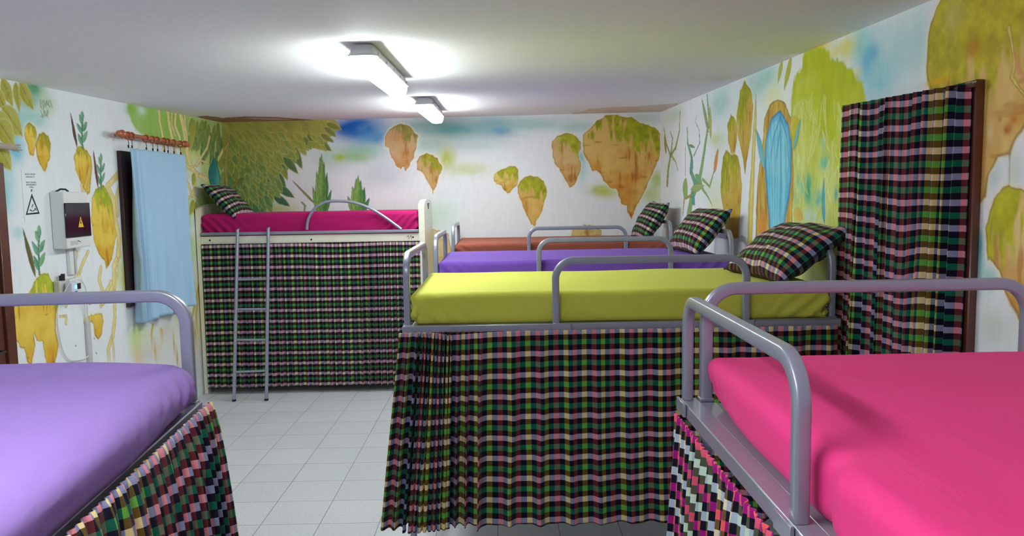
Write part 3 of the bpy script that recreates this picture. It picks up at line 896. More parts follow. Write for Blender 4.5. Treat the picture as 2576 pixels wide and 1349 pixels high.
# flowers under the window
for c, r, col, a in [((345, 840), (16, 26), (196, 214, 110), .9), ((340, 870), (12, 20), (206, 216, 120), .8), ((365, 880), (26, 26), (208, 204, 196), .9), ((415, 830), (20, 24), (216, 212, 200), .9), ((435, 842), (14, 18), (222, 206, 110), .9), ((425, 890), (26, 18), (216, 206, 180), .9), ((395, 895), (16, 16), (222, 206, 170), .9), ((455, 800), (16, 20), (206, 214, 140), .8), ((440, 770), (20, 12), (190, 204, 90), .7), ((348, 905), (12, 10), (230, 196, 130), .7), ((370, 840), (20, 14), (216, 220, 180), .8)]:
    W.blob(c, r, col, a)
for P in ([(384, 818), (380, 850), (392, 890), (410, 915)], [(440, 830), (437, 870), (448, 910)], [(405, 830), (420, 855), (430, 845)], [(500, 722), (485, 790), (470, 850)], [(497, 740), (493, 820), (486, 880)], [(455, 790), (470, 815), (468, 850)]):
    W.stroke(P, 4, (208, 186, 110), None, line=(176, 150, 84), lw=0.003)
for q in range(9):
    W.leaf((436, 850), (436 + 16 * math.cos(q * .42 + 3), 850 + 18 * math.sin(q * .42 + 3)), 5, (226, 204, 90), (206, 190, 70), line=(186, 166, 80))
# the painter's mark
sg = (120, 132, 96)
for P in ([(101, 252), (103, 268), (105, 272), (102, 270)], [(106, 254), (107, 264), (110, 270), (109, 273)], [(110, 253), (112, 262), (111, 268)], [(115, 268), (117, 254), (119, 262), (115, 262)], [(120, 253), (124, 254), (121, 262), (125, 268)], [(127, 253), (129, 262), (131, 270)],
          [(102, 278), (106, 288), (107, 296), (103, 292)], [(108, 277), (111, 279), (110, 294)], [(113, 280), (115, 292)], [(116, 292), (119, 278), (122, 280), (118, 292), (121, 293)]):
    W.stroke(P, 1.6, sg, None, a=.85, jag=0.001)
for x, y in ((237, 852), (242, 889), (190, 870)):
    W.stroke([(x, y), (x + .6, y + .6)], 2.2, (60, 60, 60))
W.build('wall_left')

# ---- right wall
ys = [2.0]
while ys[-1] < YB: ys.append(ys[-1] + max(0.0045, ys[-1] ** 2 / 3400))
W = Wall('right', np.concatenate([lines(YF, 2.0, 0.2), np.array(ys[:-1]), [YB]]), np.concatenate([lines(0, 1.0, 0.2), lines(1.0, 2.70, 0.0045)]))
for c, r, col, a in [((1812, 260), (30, 40), (176, 214, 200), .85), ((1900, 215), (40, 40), (176, 214, 206), .85), ((1930, 195), (30, 24), (160, 206, 200), .7), ((1700, 290), (20, 20), (200, 220, 200), .7), ((1810, 360), (20, 40), (206, 224, 200), .7), ((1800, 350), (14, 14), (206, 214, 130), .7),
                     ((1800, 520), (20, 30), (222, 226, 150), .7), ((1870, 330), (30, 60), (214, 226, 190), .6), ((1945, 250), (24, 40), (226, 232, 176), .8), ((1965, 300), (16, 40), (232, 230, 190), .7), ((1790, 470), (30, 30), (214, 226, 190), .6), ((1690, 420), (16, 40), (206, 222, 226), .6),
                     ((2185, 150), (26, 60), (84, 178, 224), 1.0), ((2195, 135), (14, 26), (34, 152, 222), .95), ((2215, 190), (60, 70), (150, 206, 226), .85), ((2270, 130), (60, 60), (176, 216, 226), .85), ((2165, 110), (24, 50), (150, 210, 214), .8), ((2230, 80), (50, 30), (200, 226, 232), .7), ((2310, 100), (20, 80), (190, 220, 226), .8),
                     ((2130, 120), (20, 26), (216, 214, 110), .85), ((2060, 118), (30, 16), (226, 204, 40), .95), ((2100, 130), (24, 16), (226, 218, 130), .8), ((2150, 185), (16, 14), (226, 220, 170), .8), ((2462, 620), (12, 50), (60, 170, 180), .9), ((2458, 680), (16, 60), (110, 196, 190), .8), ((2490, 700), (22, 30), (160, 214, 206), .8), ((2500, 440), (20, 40), (190, 214, 206), .6),
                     ((2550, 440), (20, 60), (200, 216, 196), .6), ((2500, 820), (40, 50), (206, 218, 200), .6)]:
    W.blob(c, r, col, a)
f1, f2, f3 = lin((182, 192, 36)), lin((208, 214, 96)), lin((206, 218, 150))


def fol(U, V, un, vn, d):
    n = fbm(U * 3, V * 6, seed=15, oct=3)
    st = fbm(U * 20, V * 5, seed=16, oct=2)
    k = np.clip(1.1 - 1.3 * vn + 1.3 * (n - .5), 0, 1)[..., None]
    c = np.where(k < .5, f1 * (1 - 2 * k) + f2 * 2 * k, f2 * (2 - 2 * k) + f3 * (2 * k - 1))
    return c * (0.84 + 0.32 * st[..., None])


W.shape([(2021, 129), (2058, 118), (2080, 122), (2097, 152), (2121, 155), (2150, 185), (2168, 210), (2176, 250), (2190, 300), (2190, 760), (1985, 760), (1996, 560), (1985, 420), (1990, 300), (1988, 250), (2000, 190), (2018, 170)], fol, None, jag=0.02, soft=0.01)
for c, r, col, a in [((2040, 240), (18, 50), (190, 200, 40), .7), ((2075, 190), (20, 30), (188, 196, 30), .7), ((2000, 330), (12, 50), (170, 176, 50), .7), ((2150, 240), (16, 24), (200, 206, 60), .7), ((2033, 480), (10, 34), (40, 164, 128), 1.0), ((2030, 455), (14, 16), (80, 180, 146), .8), ((2010, 480), (16, 40), (130, 200, 176), .8), ((2074, 410), (12, 20), (110, 196, 170), .9), ((2055, 500), (20, 26), (110, 194, 170), .85), ((2072, 360), (8, 20), (150, 206, 180), .7),
                     ((2103, 490), (4, 18), (50, 170, 190), .9), ((2035, 545), (26, 18), (186, 222, 206), .8), ((2110, 400), (14, 16), (190, 204, 50), .7), ((2110, 560), (16, 60), (200, 208, 100), .6)]:
    W.blob(c, r, col, a)
rr = random.Random(21)
for i in range(100):
    x = rr.uniform(1995, 2120); y = rr.uniform(230, 600)
    L = rr.uniform(40, 95)
    k = rr.random()
    ca = np.array((190, 198, 60)) * (1 - k) + np.array((214, 220, 140)) * k
    W.leaf((x, y), (x + rr.uniform(-18, 26) * (1 if i % 3 else -1), y + L), rr.uniform(3, 8), ca, ca * .9 + 14, line=(222, 228, 150), seed=i, a=.5 if y > 430 else .7, lw=0.004, bend=.05)
for i in range(22):
    x = rr.uniform(2000, 2115); y = rr.uniform(300, 640)
    W.stroke([(x, y), (x + rr.uniform(-6, 10), y + 30), (x + rr.uniform(-14, 14), y + 64)], 2.2, (232, 234, 170), a=.35)
W.leaf((2074, 565), (2073, 448), 7, (80, 184, 206), (60, 160, 190), line=(60, 110, 110), bend=-.06)
W.leaf((1968, 150), (1957, 209), 8, (182, 180, 60), (196, 192, 90), line=(170, 160, 80)); W.leaf((1992, 140), (1972, 228), 10, (180, 178, 60), (196, 192, 90), line=(170, 160, 80))
W.leaf((2000, 290), (1995, 330), 14, (200, 190, 50), (210, 196, 60)); W.leaf((2005, 290), (1998, 385), 20, (190, 180, 40), (206, 196, 50))
# twigs
gl = (96, 112, 70)
for P, w_, c in [([(70, 980), (78, 850), (100, 720), (60, 600), (38, 450)], 22, (150, 158, 92)), ([(100, 720), (150, 640), (185, 480), (190, 300)], 24, (140, 160, 96)), ([(110, 720), (150, 780), (170, 860)], 18, (180, 176, 90)), ([(105, 700), (120, 560), (98, 490)], 16, (130, 160, 110)),
                 ([(270, 1290), (300, 1120), (370, 960), (400, 800), (430, 600), (465, 380), (445, 150)], 52, (140, 176, 110)), ([(340, 1000), (290, 860), (300, 740), (262, 600), (258, 460)], 38, (110, 166, 130)),
                 ([(400, 940), (470, 1010), (500, 900), (530, 780)], 22, (150, 176, 100)), ([(400, 1030), (450, 1100), (495, 1190)], 22, (150, 176, 100)), ([(320, 720), (375, 600), (370, 480), (335, 400), (345, 340)], 9, (100, 130, 90)), ([(300, 1090), (230, 1130), (215, 1280)], 26, (176, 150, 70)), ([(240, 900), (240, 640)], 6, (100, 130, 100))]:
    W.stroke(P, w_ * .7, c, KR1b, line=gl, seed=int(P[0][0]), taper=True)
for b, t, w_, c in [((230, 1120), (250, 930), 90, (150, 180, 110)), ((400, 1000), (330, 900), 80, (126, 176, 120)), ((290, 1040), (420, 1000), 110, (160, 186, 110)), ((510, 880), (550, 650), 50, (220, 140, 70)), ((460, 500), (395, 180), 36, (150, 170, 110)), ((480, 560), (470, 250), 44, (186, 190, 100)), ((275, 620), (330, 640), 30, (120, 160, 110)), ((300, 1080), (330, 1180), 60, (80, 160, 160)), ((60, 700), (40, 520), 30, (160, 158, 84)), ((290, 880), (310, 740), 50, (90, 160, 150))]:
    W.leaf(b, t, w_ * .55, c, np.array(c) * .85 + 20, KR1b, line=gl)
kr = dict(green=(164, 166, 34), tan=(206, 182, 84), ochre=(190, 150, 50), line=(140, 116, 40))
rock(W, [(615, 380), (640, 220), (668, 158), (715, 220), (730, 330), (725, 430), (705, 620), (690, 700), (672, 820), (655, 700), (625, 560), (610, 450)], KR1, seed=41, frac=.42, **kr)
rock(W, [(545, 480), (570, 400), (605, 430), (618, 500), (610, 600), (595, 700), (575, 690), (550, 580)], KR1, seed=42, frac=.35, **kr)
rock(W, [(500, 820), (515, 700), (535, 655), (580, 690), (620, 700), (640, 800), (650, 900), (640, 1050), (625, 1290), (540, 1290), (515, 1080), (497, 950)], KR1, seed=43, frac=.36, **kr)
W.shape([(740, 400), (750, 240), (755, 420), (748, 600), (738, 900), (724, 1330), (688, 1330), (700, 1000), (715, 800), (728, 560)], (214, 196, 96), KR1, line=(160, 130, 50), jag=.004)
W.stroke([(745, 420), (728, 800), (708, 1300)], 6, (226, 214, 140), KR1)
# tall blue petal standing in a golden husk
hb1, hb2 = lin((214, 180, 80)), lin((160, 120, 50))
W.shape([(750, 1330), (752, 1100), (765, 850), (800, 620), (812, 430), (850, 330), (905, 285), (960, 310), (1000, 420), (1012, 600), (1022, 800), (1018, 1000), (1010, 1330)],
        lambda U, V, un, vn, d: hb1 * (1 - np.clip((fbm(U * 40, V * 7, seed=61) - .3) * 2, 0, 1)[..., None]) + hb2 * np.clip((fbm(U * 40, V * 7, seed=61) - .3) * 2, 0, 1)[..., None], KR1, line=(110, 96, 60), lw=.007)
bl1, bl2, bl3 = lin((150, 214, 230)), lin((44, 140, 206)), lin((100, 190, 222))
pc = W.pts([(920, 1150), (928, 370)], KR1)


def petal(U, V, un, vn, d):
    c0 = pc[0][0] + (pc[1][0] - pc[0][0]) * vn
    q = (U - c0) / (abs(W.us[-1]) * 0 + 0.26)
    ve = 0.5 + 0.5 * np.cos(q * 26 + 3 * np.abs(q) * (1 - vn) * 6 + 2 * fbm(U * 6, V * 6, seed=70))
    k = np.clip(ve * 0.75 + 1.2 * (fbm(U * 6, V * 8, seed=71) - .5), 0, 1)[..., None]
    c = bl1 * (1 - k) + bl3 * k
    ed = np.clip(1 + d / 0.05, 0, 1)[..., None] * 0.9
    return c * (1 - ed) + bl2 * ed


W.shape([(850, 1330), (845, 1150), (828, 950), (815, 760), (822, 580), (860, 430), (925, 365), (985, 470), (1008, 600), (1005, 850), (990, 1000), (962, 1150), (955, 1330)], petal, KR1, line=(40, 110, 150), lw=.006, jag=.004)
for P in ([(925, 380), (930, 700), (935, 940), (915, 1140)], [(925, 420), (880, 560), (850, 760), (870, 1000)], [(930, 420), (975, 560), (990, 760), (960, 1020)], [(925, 520), (895, 720), (890, 960)]):
    W.stroke(P, 7, (50, 140, 190), KR1, a=.75, taper=True)
W.leaf((815, 790), (752, 500), 30, (130, 200, 206), (96, 176, 190), KR1, line=(60, 130, 140)); W.leaf((1020, 660), (1075, 430), 20, (130, 200, 200), (96, 176, 180), KR1, line=(60, 130, 140))
W.leaf((795, 1330), (800, 1050), 60, (226, 150, 60), (206, 130, 60), KR1, a=.8); W.leaf((1050, 1170), (1060, 1060), 70, (222, 196, 100), (200, 170, 80), KR1)
kr2 = dict(green=(190, 178, 48), tan=(224, 194, 120), ochre=(202, 146, 56), line=(150, 118, 36), dark=(176, 112, 36))
rock(W, [(2373, -14), (2356, 18), (2344, 56), (2333, 102), (2332, 133), (2331, 178), (2338, 222), (2345, 300), (2440, 400), (2456, 460), (2459, 522), (2480, 496), (2487, 438), (2509, 393), (2540, 385), (2553, 349), (2576, 318), (2640, 250), (2680, -20), (2560, -70), (2400, -50)], None, seed=45, frac=.5, lw=.008, **kr2)
for c, r, col, a in [((2450, 120), (22, 26), (186, 140, 30), .9), ((2490, 110), (20, 12), (176, 160, 36), .7), ((2360, 205), (30, 10), (222, 176, 30), .9), ((2400, 40), (24, 40), (206, 192, 110), .7), ((2535, 325), (12, 16), (188, 112, 34), .95), ((2550, 300), (16, 16), (200, 130, 50), .8), ((2516, 300), (6, 8), (196, 136, 56), .8), ((2464, 400), (5, 60), (196, 120, 40), .8), ((2490, 330), (12, 40), (226, 202, 140), .8)]:
    W.blob(c, r, col, a)
W.stroke([(2538, 70), (2545, 110), (2552, 160), (2545, 195), (2570, 230), (2590, 250)], 7, (222, 204, 110), None, line=(150, 120, 50))
W.stroke([(2553, 130), (2566, 180), (2590, 200)], 10, (206, 150, 100), None, a=.7)
rock(W, [(2480, 600), (2479, 570), (2490, 533), (2500, 500), (2520, 480), (2537, 465), (2560, 475), (2600, 480), (2660, 500), (2660, 950), (2576, 950), (2570, 815), (2560, 800), (2530, 740), (2515, 680), (2490, 650), (2483, 655)], None, green=(186, 184, 40), tan=(228, 200, 136), ochre=(206, 150, 66), line=(160, 110, 40), dark=(184, 116, 40), seed=46, frac=.3, lw=.008)
for P in ([(2540, 385), (2539, 465)], [(2464, 520), (2463, 548)], [(2498, 540), (2490, 600)]):
    W.stroke(P, 1.6, (140, 130, 110), a=.7)
W.build('wall_right')

# ---- ceiling with painted bark patches along the back wall
W = Wall('ceiling', np.concatenate([lines(XL, XR, 0.012), [XL, XR]]), np.concatenate([lines(YF, 7.0, 0.3), lines(7.0, YB, 0.006), [YB]]), base=lin((240, 240, 244)))
bk1, bk2 = lin((178, 130, 92)), lin((120, 84, 56))
fb = lambda U, V, un, vn, d: bk1 * (1 - np.clip((fbm(U * 6, V * 40, seed=81) - .45) * 4, 0, 1)[..., None]) + bk2 * np.clip((fbm(U * 6, V * 40, seed=81) - .45) * 4, 0, 1)[..., None]
W.shape([(497, 293), (520, 292), (560, 297), (620, 293), (700, 295), (760, 300), (800, 303), (820, 306), (760, 312), (573, 318), (560, 312), (520, 302)], fb, None, line=(110, 76, 50), lw=.02, jag=.02, a=.9)
W.shape([(1440, 284), (1470, 281), (1480, 275), (1540, 270), (1600, 268), (1705, 260), (1700, 268), (1661, 284), (1440, 290)], lambda *a_: fb(*a_) * .35 + lin((222, 192, 162)) * .65, None, line=(170, 120, 80), lw=.015, jag=.02, a=.45)
W.shape([(620, 296), (700, 298), (740, 302), (700, 303), (640, 300)], (210, 200, 206), None, jag=.02, a=.8)
W.build('ceiling')

# ---- floor and the wall behind the camera, skirting
struct(link_mesh('floor', [(XL, YF, 0), (XR, YF, 0), (XR, YB, 0), (XL, YB, 0)], [(0, 1, 2, 3)], 'floor_tiles', smooth=False))
simple('plain_wall', (232, 236, 240), 0.8, 0, 0.02, 8, 0.1, 90)
struct(link_mesh('wall_front', [(XL, YF, 0), (XL, YF, zc(XL, YF)), (XR, YF, zc(XR, YF)), (XR, YF, 0)], [(0, 1, 2, 3)], 'plain_wall', smooth=False))

# ------------------------------------------------------------------ windows, doors
# door on the left wall: jamb and leaf in brown wood
dy1 = on(32, 912, 0, XL)[1]
b = MB(); b.box(XL, XL + 0.035, dy1 - 1.0, dy1 - 0.92, 0, 2.06, .004); b.box(XL, XL + 0.035, dy1 - 0.08, dy1, 0, 2.06, .004); b.box(XL, XL + 0.035, dy1 - 0.92, dy1 - 0.08, 1.98, 2.06, .004)
d = struct(b.build('door_1', 'brown_wood'))
b = MB(); b.box(XL + 0.001, XL + 0.018, dy1 - 0.915, dy1 - 0.085, 0.005, 1.975, .003)
for zz in (0.15, 1.1): b.box(XL + 0.018, XL + 0.024, dy1 - 0.80, dy1 - 0.2, zz, zz + .75, .003)
b.build('door_leaf', 'brown_wood', d)
b = MB(); b.wire([(XL + .02, dy1 - .15, 1.0), (XL + .06, dy1 - .15, 1.0), (XL + .062, dy1 - .2, 1.0), (XL + .06, dy1 - .27, 1.0)], .008); b.build('door_handle', 'hook_metal', d)

# window behind the blue curtain
wy0 = on(303, 380, 0, XL + .03)[1]; wy1 = on(459, 400, 0, XL + .03)[1]
wz1 = on(303, 379, 0, XL + .03)[2]; wz0 = wz1 - 1.18
b = MB()
for (a0, a1, c0, c1) in ((wy0, wy0 + .16, wz0, wz1), (wy1 - .09, wy1, wz0, wz1), (wy0 + .16, wy1 - .09, wz0, wz0 + .09), (wy0 + .16, wy1 - .09, wz1 - .09, wz1), ((wy0 + wy1) / 2 - .03, (wy0 + wy1) / 2 + .03, wz0 + .09, wz1 - .09)):
    b.box(XL, XL + .03, a0, a1, c0, c1, .003)
w = struct(b.build('window_1', 'dark_wood'))
b = MB(); b.box(XL + .002, XL + .01, wy0 + .15, wy1 - .08, wz0 + .08, wz1 - .08, 0); b.build('window_pane', 'black_glass', w)

# doorway on the right wall behind the plaid curtain
ry0 = on(2468, 500, 0, XR)[1]; ry1 = on(2150, 300, 0, XR)[1] + .02
rz1 = on(2462, 203, 0, XR)[2]
b = MB(); b.box(XR - .03, XR, ry0, ry0 + .075, 0, rz1, .004); b.box(XR - .03, XR, ry1 - .075, ry1, 0, rz1, .004); b.box(XR - .03, XR, ry0 + .075, ry1 - .075, rz1 - .075, rz1, .004)
d2 = struct(b.build('door_2', 'brown_wood'))
b = MB(); b.box(XR - .012, XR - .001, ry0 + .08, ry1 - .08, 0.005, rz1 - .08, .002); b.build('door_leaf', 'dark_wood', d2)


# ------------------------------------------------------------------ curtains
def curtain(name, mat, A, B, ztop, zbot, Lc, comp, lam, out, flare=0.05, spreadA=0.0, spreadB=0.0, ruffle=0.0, nz=60, du=0.006, v0=0.0, u0=0.0, seed=0, ampk=1.0, hem=0.012, parent=None, slump=0.0, topsag=None, thick=0.003, maxamp=0.06, fexp=1.3):
    """cloth of length Lc gathered between plan points A and B; comp(q) relative gathering, lam(q) pleat width"""
    A, B, out = (np.array(x, float) for x in (A, B, out))
    AB = B - A; D = np.linalg.norm(AB); e = AB / D; out = out / np.linalg.norm(out)
    nu = int(Lc / du) + 1
    u = np.linspace(0, Lc, nu); q = u / Lc
    c = np.array([comp(x) for x in q]); X = np.concatenate([[0], np.cumsum((c[1:] + c[:-1]) / 2 * np.diff(u))])
    X *= D / X[-1]
    dx = np.gradient(X, u)
    lm = np.array([lam(x) for x in q]) * (0.75 + 0.5 * vnoise(u * 9, u * 0 + 3.3, seed=seed))
    ph = np.concatenate([[0], np.cumsum(2 * np.pi / lm[1:] * np.diff(u))])
    amp = lm / (2 * np.pi) * 2 * np.sqrt(np.clip(1 / np.clip(dx, .2, 1.2) - 1, 0.0, 4)) * ampk
    amp = np.minimum(amp, maxamp)
    t = np.linspace(0, 1, nz)
    T, Q = np.meshgrid(t, q, indexing='ij'); U = Q * Lc
    Z = ztop + (zbot - ztop) * T
    ph2 = ph[None, :] + 0.9 * (fbm(U * 3, T * 2.2, seed=seed + 3) - .5) * 2
    a2 = amp[None, :] * (0.45 + 0.75 * T ** 0.6) * (0.6 + 0.8 * vnoise(U * 5, T * 1.5, seed=seed + 4))
    off = a2 * np.sin(ph2) + a2 * 0.35 * np.sin(ph2 * 2.1 + 1)
    off += 0.012 * (fbm(U * 1.6, T * 2, seed=seed + 6) - .5) * 2 * T
    if ruffle:
        rf = np.exp(-T * (ztop - zbot) / 0.05)
        off = off * (1 - .8 * rf) + ruffle * rf * np.sin(U * 2 * np.pi / 0.045 + 2 * vnoise(U * 10, U * 0, seed=2))
    off += flare * T ** fexp + 0.012
    sx = X[None, :] - spreadA * T * np.exp(-X[None, :] / .22) + spreadB * T * np.exp(-(D - X[None, :]) / .22)
    sx = sx + 0.3 * a2 * np.cos(ph2)
    if topsag is not None: Z = Z + (1 - T) * np.array([topsag(x) for x in X / D])[None, :]
    Z = Z + hem * T * (fbm(U * 2.2, U * 0 + .5, seed=seed + 8) - .5) * 2
    P = np.stack([A[0] + e[0] * sx + out[0] * off, A[1] + e[1] * sx + out[1] * off, Z], -1)
    Vv = Z - slump * (fbm(U * 1.2, T * 1.5, seed=seed + 12) - .5) + v0
    uv = np.stack([U + u0, Vv], -1)
    # thickness: outer and inner skin
    n = nz * nu
    i = np.arange(n).reshape(nz, nu)
    qf = np.stack([i[:-1, :-1], i[1:, :-1], i[1:, 1:], i[:-1, 1:]], -1).reshape(-1, 4)
    du_ = np.gradient(P, axis=1); dz_ = np.gradient(P, axis=0)
    nn = np.cross(du_, dz_); nn /= np.linalg.norm(nn, axis=-1, keepdims=True) + 1e-9
    if (nn[..., 0] * out[0] + nn[..., 1] * out[1]).mean() < 0: nn = -nn
    P2 = P - nn * thick
    verts = np.concatenate([P.reshape(-1, 3), P2.reshape(-1, 3)])
    uvs = np.concatenate([uv.reshape(-1, 2)] * 2)
    rim = np.concatenate([i[0, :], i[1:, -1], i[-1, -2::-1], i[-2:0:-1, 0]])
    rn = np.roll(rim, -1)
    faces = np.concatenate([qf, qf[:, ::-1] + n, np.stack([rim, rn, rn + n, rim + n], -1)])
    return link_mesh(name, verts, faces, mat, parent, uvs)


# ------------------------------------------------------------------ mattresses
def mattress(name, mat, L, Wd, H, r=0.030, bulge=None, seed=0, parent=None, wr=1.0, step=0.02, loc=(0, 0, 0)):
    def ax(h):
        n = max(2, int(h / step))
        a = np.linspace(r, h - r, n)
        e = r * (1 - np.cos(np.linspace(0, np.pi / 2, 5)))[:-1] if False else np.linspace(0, r, 5)[:-1]
        return np.concatenate([e, a, h - e[::-1]])
    X, Y, Z = ax(L), ax(Wd), ax(H)
    V = []; Fq = []; k = 0

    def face(a, b, mk, flip):
        nonlocal k
        A, B = np.meshgrid(a, b, indexing='ij')
        V.append(mk(A.ravel(), B.ravel()))
        n, m = A.shape; i = np.arange(n * m).reshape(n, m) + k
        q = np.stack([i[:-1, :-1], i[1:, :-1], i[1:, 1:], i[:-1, 1:]], -1).reshape(-1, 4)
        Fq.append(q[:, ::-1] if flip else q); k += n * m
    one = np.ones_like
    face(X, Y, lambda a, b: np.stack([a, b, one(a) * H], 1), False)
    face(X, Y, lambda a, b: np.stack([a, b, one(a) * 0], 1), True)
    face(X, Z, lambda a, b: np.stack([a, one(a) * 0, b], 1), False)
    face(X, Z, lambda a, b: np.stack([a, one(a) * Wd, b], 1), True)
    face(Y, Z, lambda a, b: np.stack([one(a) * 0, a, b], 1), True)
    face(Y, Z, lambda a, b: np.stack([one(a) * L, a, b], 1), False)
    P = np.concatenate(V); Fa = np.concatenate(Fq)
    S = np.array([L, Wd, H])
    inn = np.clip(P, r, S - r)
    N = P - inn
    ln = np.linalg.norm(N, axis=1, keepdims=True); N = N / np.maximum(ln, 1e-9)
    P = inn + N * r
    key = np.round(P, 5)
    uq, inv = np.unique(key, axis=0, return_inverse=True)
    inv = inv.ravel()
    first = np.zeros(len(uq), int); first[inv] = np.arange(len(P))
    P = P[first]; N = N[first]; Fa = inv[Fa]
    x, y, z = P.T
    side = np.clip(1 - np.abs(N[:, 2]), 0, 1)
    # cloth drawn to the corners: diagonal tucks on the sides, broad soft waves on top
    cd = np.minimum(np.hypot(x, 0), np.hypot(L - x, 0))
    near = np.exp(-(cd / 0.28) ** 2)
    s = np.where(np.abs(N[:, 1]) > np.abs(N[:, 0]), x, y)
    tuck = np.sin((s * 1.0 + (z - H) * np.where(x < L / 2, 1.1, -1.1)) * 72 + 4 * vnoise(s * 7, z * 7, seed=seed))
    d = wr * side * near * 0.018 * np.maximum(tuck, -.2) * np.clip(1.3 - z / H, 0, 1)
    d += wr * side * 0.006 * (fbm(s * 4, z * 16, seed=seed + 4) - .5)
    d += (1 - side) * 0.005 * (fbm(x * 2.2, y * 3.5, seed=seed + 7) - .5) * 2
    # a few sharp creases
    rr_ = random.Random(seed)
    for _ in range(9):
        cx, cy, th = rr_.uniform(.1, L - .1), rr_.uniform(.08, Wd - .08), rr_.uniform(-.5, .5)
        du = (x - cx) * math.cos(th) + (y - cy) * math.sin(th); dv = -(x - cx) * math.sin(th) + (y - cy) * math.cos(th)
        d += (1 - side) * 0.0022 * wr * np.exp(-(du / .12) ** 2 - (dv / .009) ** 2)
    P = P + N * d[:, None]
    if bulge is not None: P = bulge(P, N)
    o = link_mesh(name, P, Fa, mat, parent)
    o.location = loc
    return o


# ------------------------------------------------------------------ steel beds
ZR = 1.24          # top of the side rails


def steel_bed(label, x0, y0, L, Wd, rz=0.0, guard=(0.69, 1.60), guard_side=0, ins=.07):
    root = empty('bunk_bed', (x0, y0, 0), rz)
    tag(root, label, 'bed', 'grey steel bunk beds')
    tw, th = .030, .034
    for k, xx in enumerate((0.018, L - 0.018)):
        zt = 1.575
        path = fillet([(xx, ins, ZR + .003), (xx, ins, zt - th / 2), (xx, Wd - ins, zt - th / 2), (xx, Wd - ins, ZR + .003)], .085, 9)
        b = MB(); b.sweep(path, (1, 0, 0), tw, th)
        b.sweep([(xx, .085, .82), (xx, Wd - .085, .82)], (1, 0, 0), .022, .03)
        b.build('end_frame', 'steel_paint', root, sharp=60)
        for yy in (ins, Wd - ins):
            b = MB(); b.sweep([(xx, yy, .012), (xx, yy, ZR)], (1, 0, 0), tw, th)
            lg = b.build('leg', 'steel_paint', root, sharp=60)
            b = MB(); b.box(xx - .018, xx + .018, yy - .02, yy + .02, ZR - .004, ZR + .006, .002); b.build('joint_collar', 'steel_dull', lg)
            b = MB(); b.box(xx - .019, xx + .019, yy - .021, yy + .021, 0, .03, .004); b.build('foot_cap', 'black_rubber', lg)
    for k in (0, 1):
        ya, yb = (0.0, .048) if k == 0 else (Wd - .048, Wd)
        b = MB(); b.box(0, L, ya, yb, ZR - .040, ZR, .003)
        rl = b.build('side_rail', 'steel_paint', root)
        ia, ib = (.050, .092) if k == 0 else (Wd - .092, Wd - .050)
        b = MB(); b.box(.045, L - .045, ia, ib, ZR - .012, ZR - .004, .001)
        b.build('rail_ledge', 'steel_paint', rl)
        # lower bunk rail
        b = MB(); b.box(.036, L - .036, ya + .02, yb - .005, .36, .40, .003)
        b.build('lower_rail', 'steel_dull', root)
    b = MB(); b.box(.036, L - .036, .095, Wd - .095, ZR - .018, ZR - .008, .001)
    b.build('mattress_base', 'steel_dull', root)
    if guard:
        g0, g1 = guard
        yy = .018 if guard_side == 0 else Wd - .018
        path = fillet([(g0 + .016, yy, ZR + .001), (g0 + .016, yy, 1.545 - .016), (g1 - .016, yy, 1.545 - .016), (g1 - .016, yy, ZR + .001)], .085, 9)
        b = MB(); b.sweep(path, (0, 1, 0), .028, .033)
        gr = b.build('guard_rail', 'steel_paint', root, sharp=60)
        for gx in (g0, g1 - .07):
            b = MB(); b.box(gx, gx + .085, (yy - .028 if guard_side == 0 else yy + .020), (yy - .020 if guard_side == 0 else yy + .028), ZR - .034, ZR + .004, .001)
            b.build('rail_bracket', 'steel_paint', gr)
    return root


BX = -.466
Y1, Y2, Y3 = 3.53, 5.14, 7.02
steel_bed('grey steel bunk bed under the lime-yellow mattress, tallest-looking in the middle', BX, Y1, 2.02, 1.02)
steel_bed('grey steel bunk bed under the purple mattress between the lime and rust ones', BX, Y2, 2.02, 1.02)
steel_bed('grey steel bunk bed under the rust-brown mattress against the back wall', BX, Y3, 2.02, 1.02)
HP = -math.pi / 2
steel_bed('grey steel bunk bed under the hot-pink mattress in the right foreground', .505, 2.20, 2.02, 1.06, HP, guard=(0.0, .875))
LYAW = math.radians(5.2)
LCX, LCY = -.893, 2.265                       # far right corner of the bed
LE1 = np.array([math.cos(HP + LYAW), math.sin(HP + LYAW)]); LE2 = np.array([-LE1[1], LE1[0]])
LO = np.array([LCX, LCY]) - LE2 * 1.02
steel_bed('grey steel bunk bed under the lilac mattress in the left foreground', LO[0], LO[1], 2.02, 1.02, HP + LYAW, guard=None, ins=.028)
GM = 'mattresses in fitted sheets'


def std_bulge(seed, L=1.95, Wd=.97):
    def f(P, N):
        x, y, z = P.T
        # the sheet rounds the short ends and the top crowns slightly
        P[:, 2] += np.where(z > .08, .006 * np.sin(np.pi * np.clip(y / Wd, 0, 1)) * np.sin(np.pi * np.clip(x / L, 0, 1)) ** .3, 0)
        low = np.clip(1 - z / .12, 0, 1)
        P[:, 0] += np.where(x < L / 2, .022, -.022) * low ** 1.5 * (np.abs(N[:, 0]) > .2)
        return P
    return f


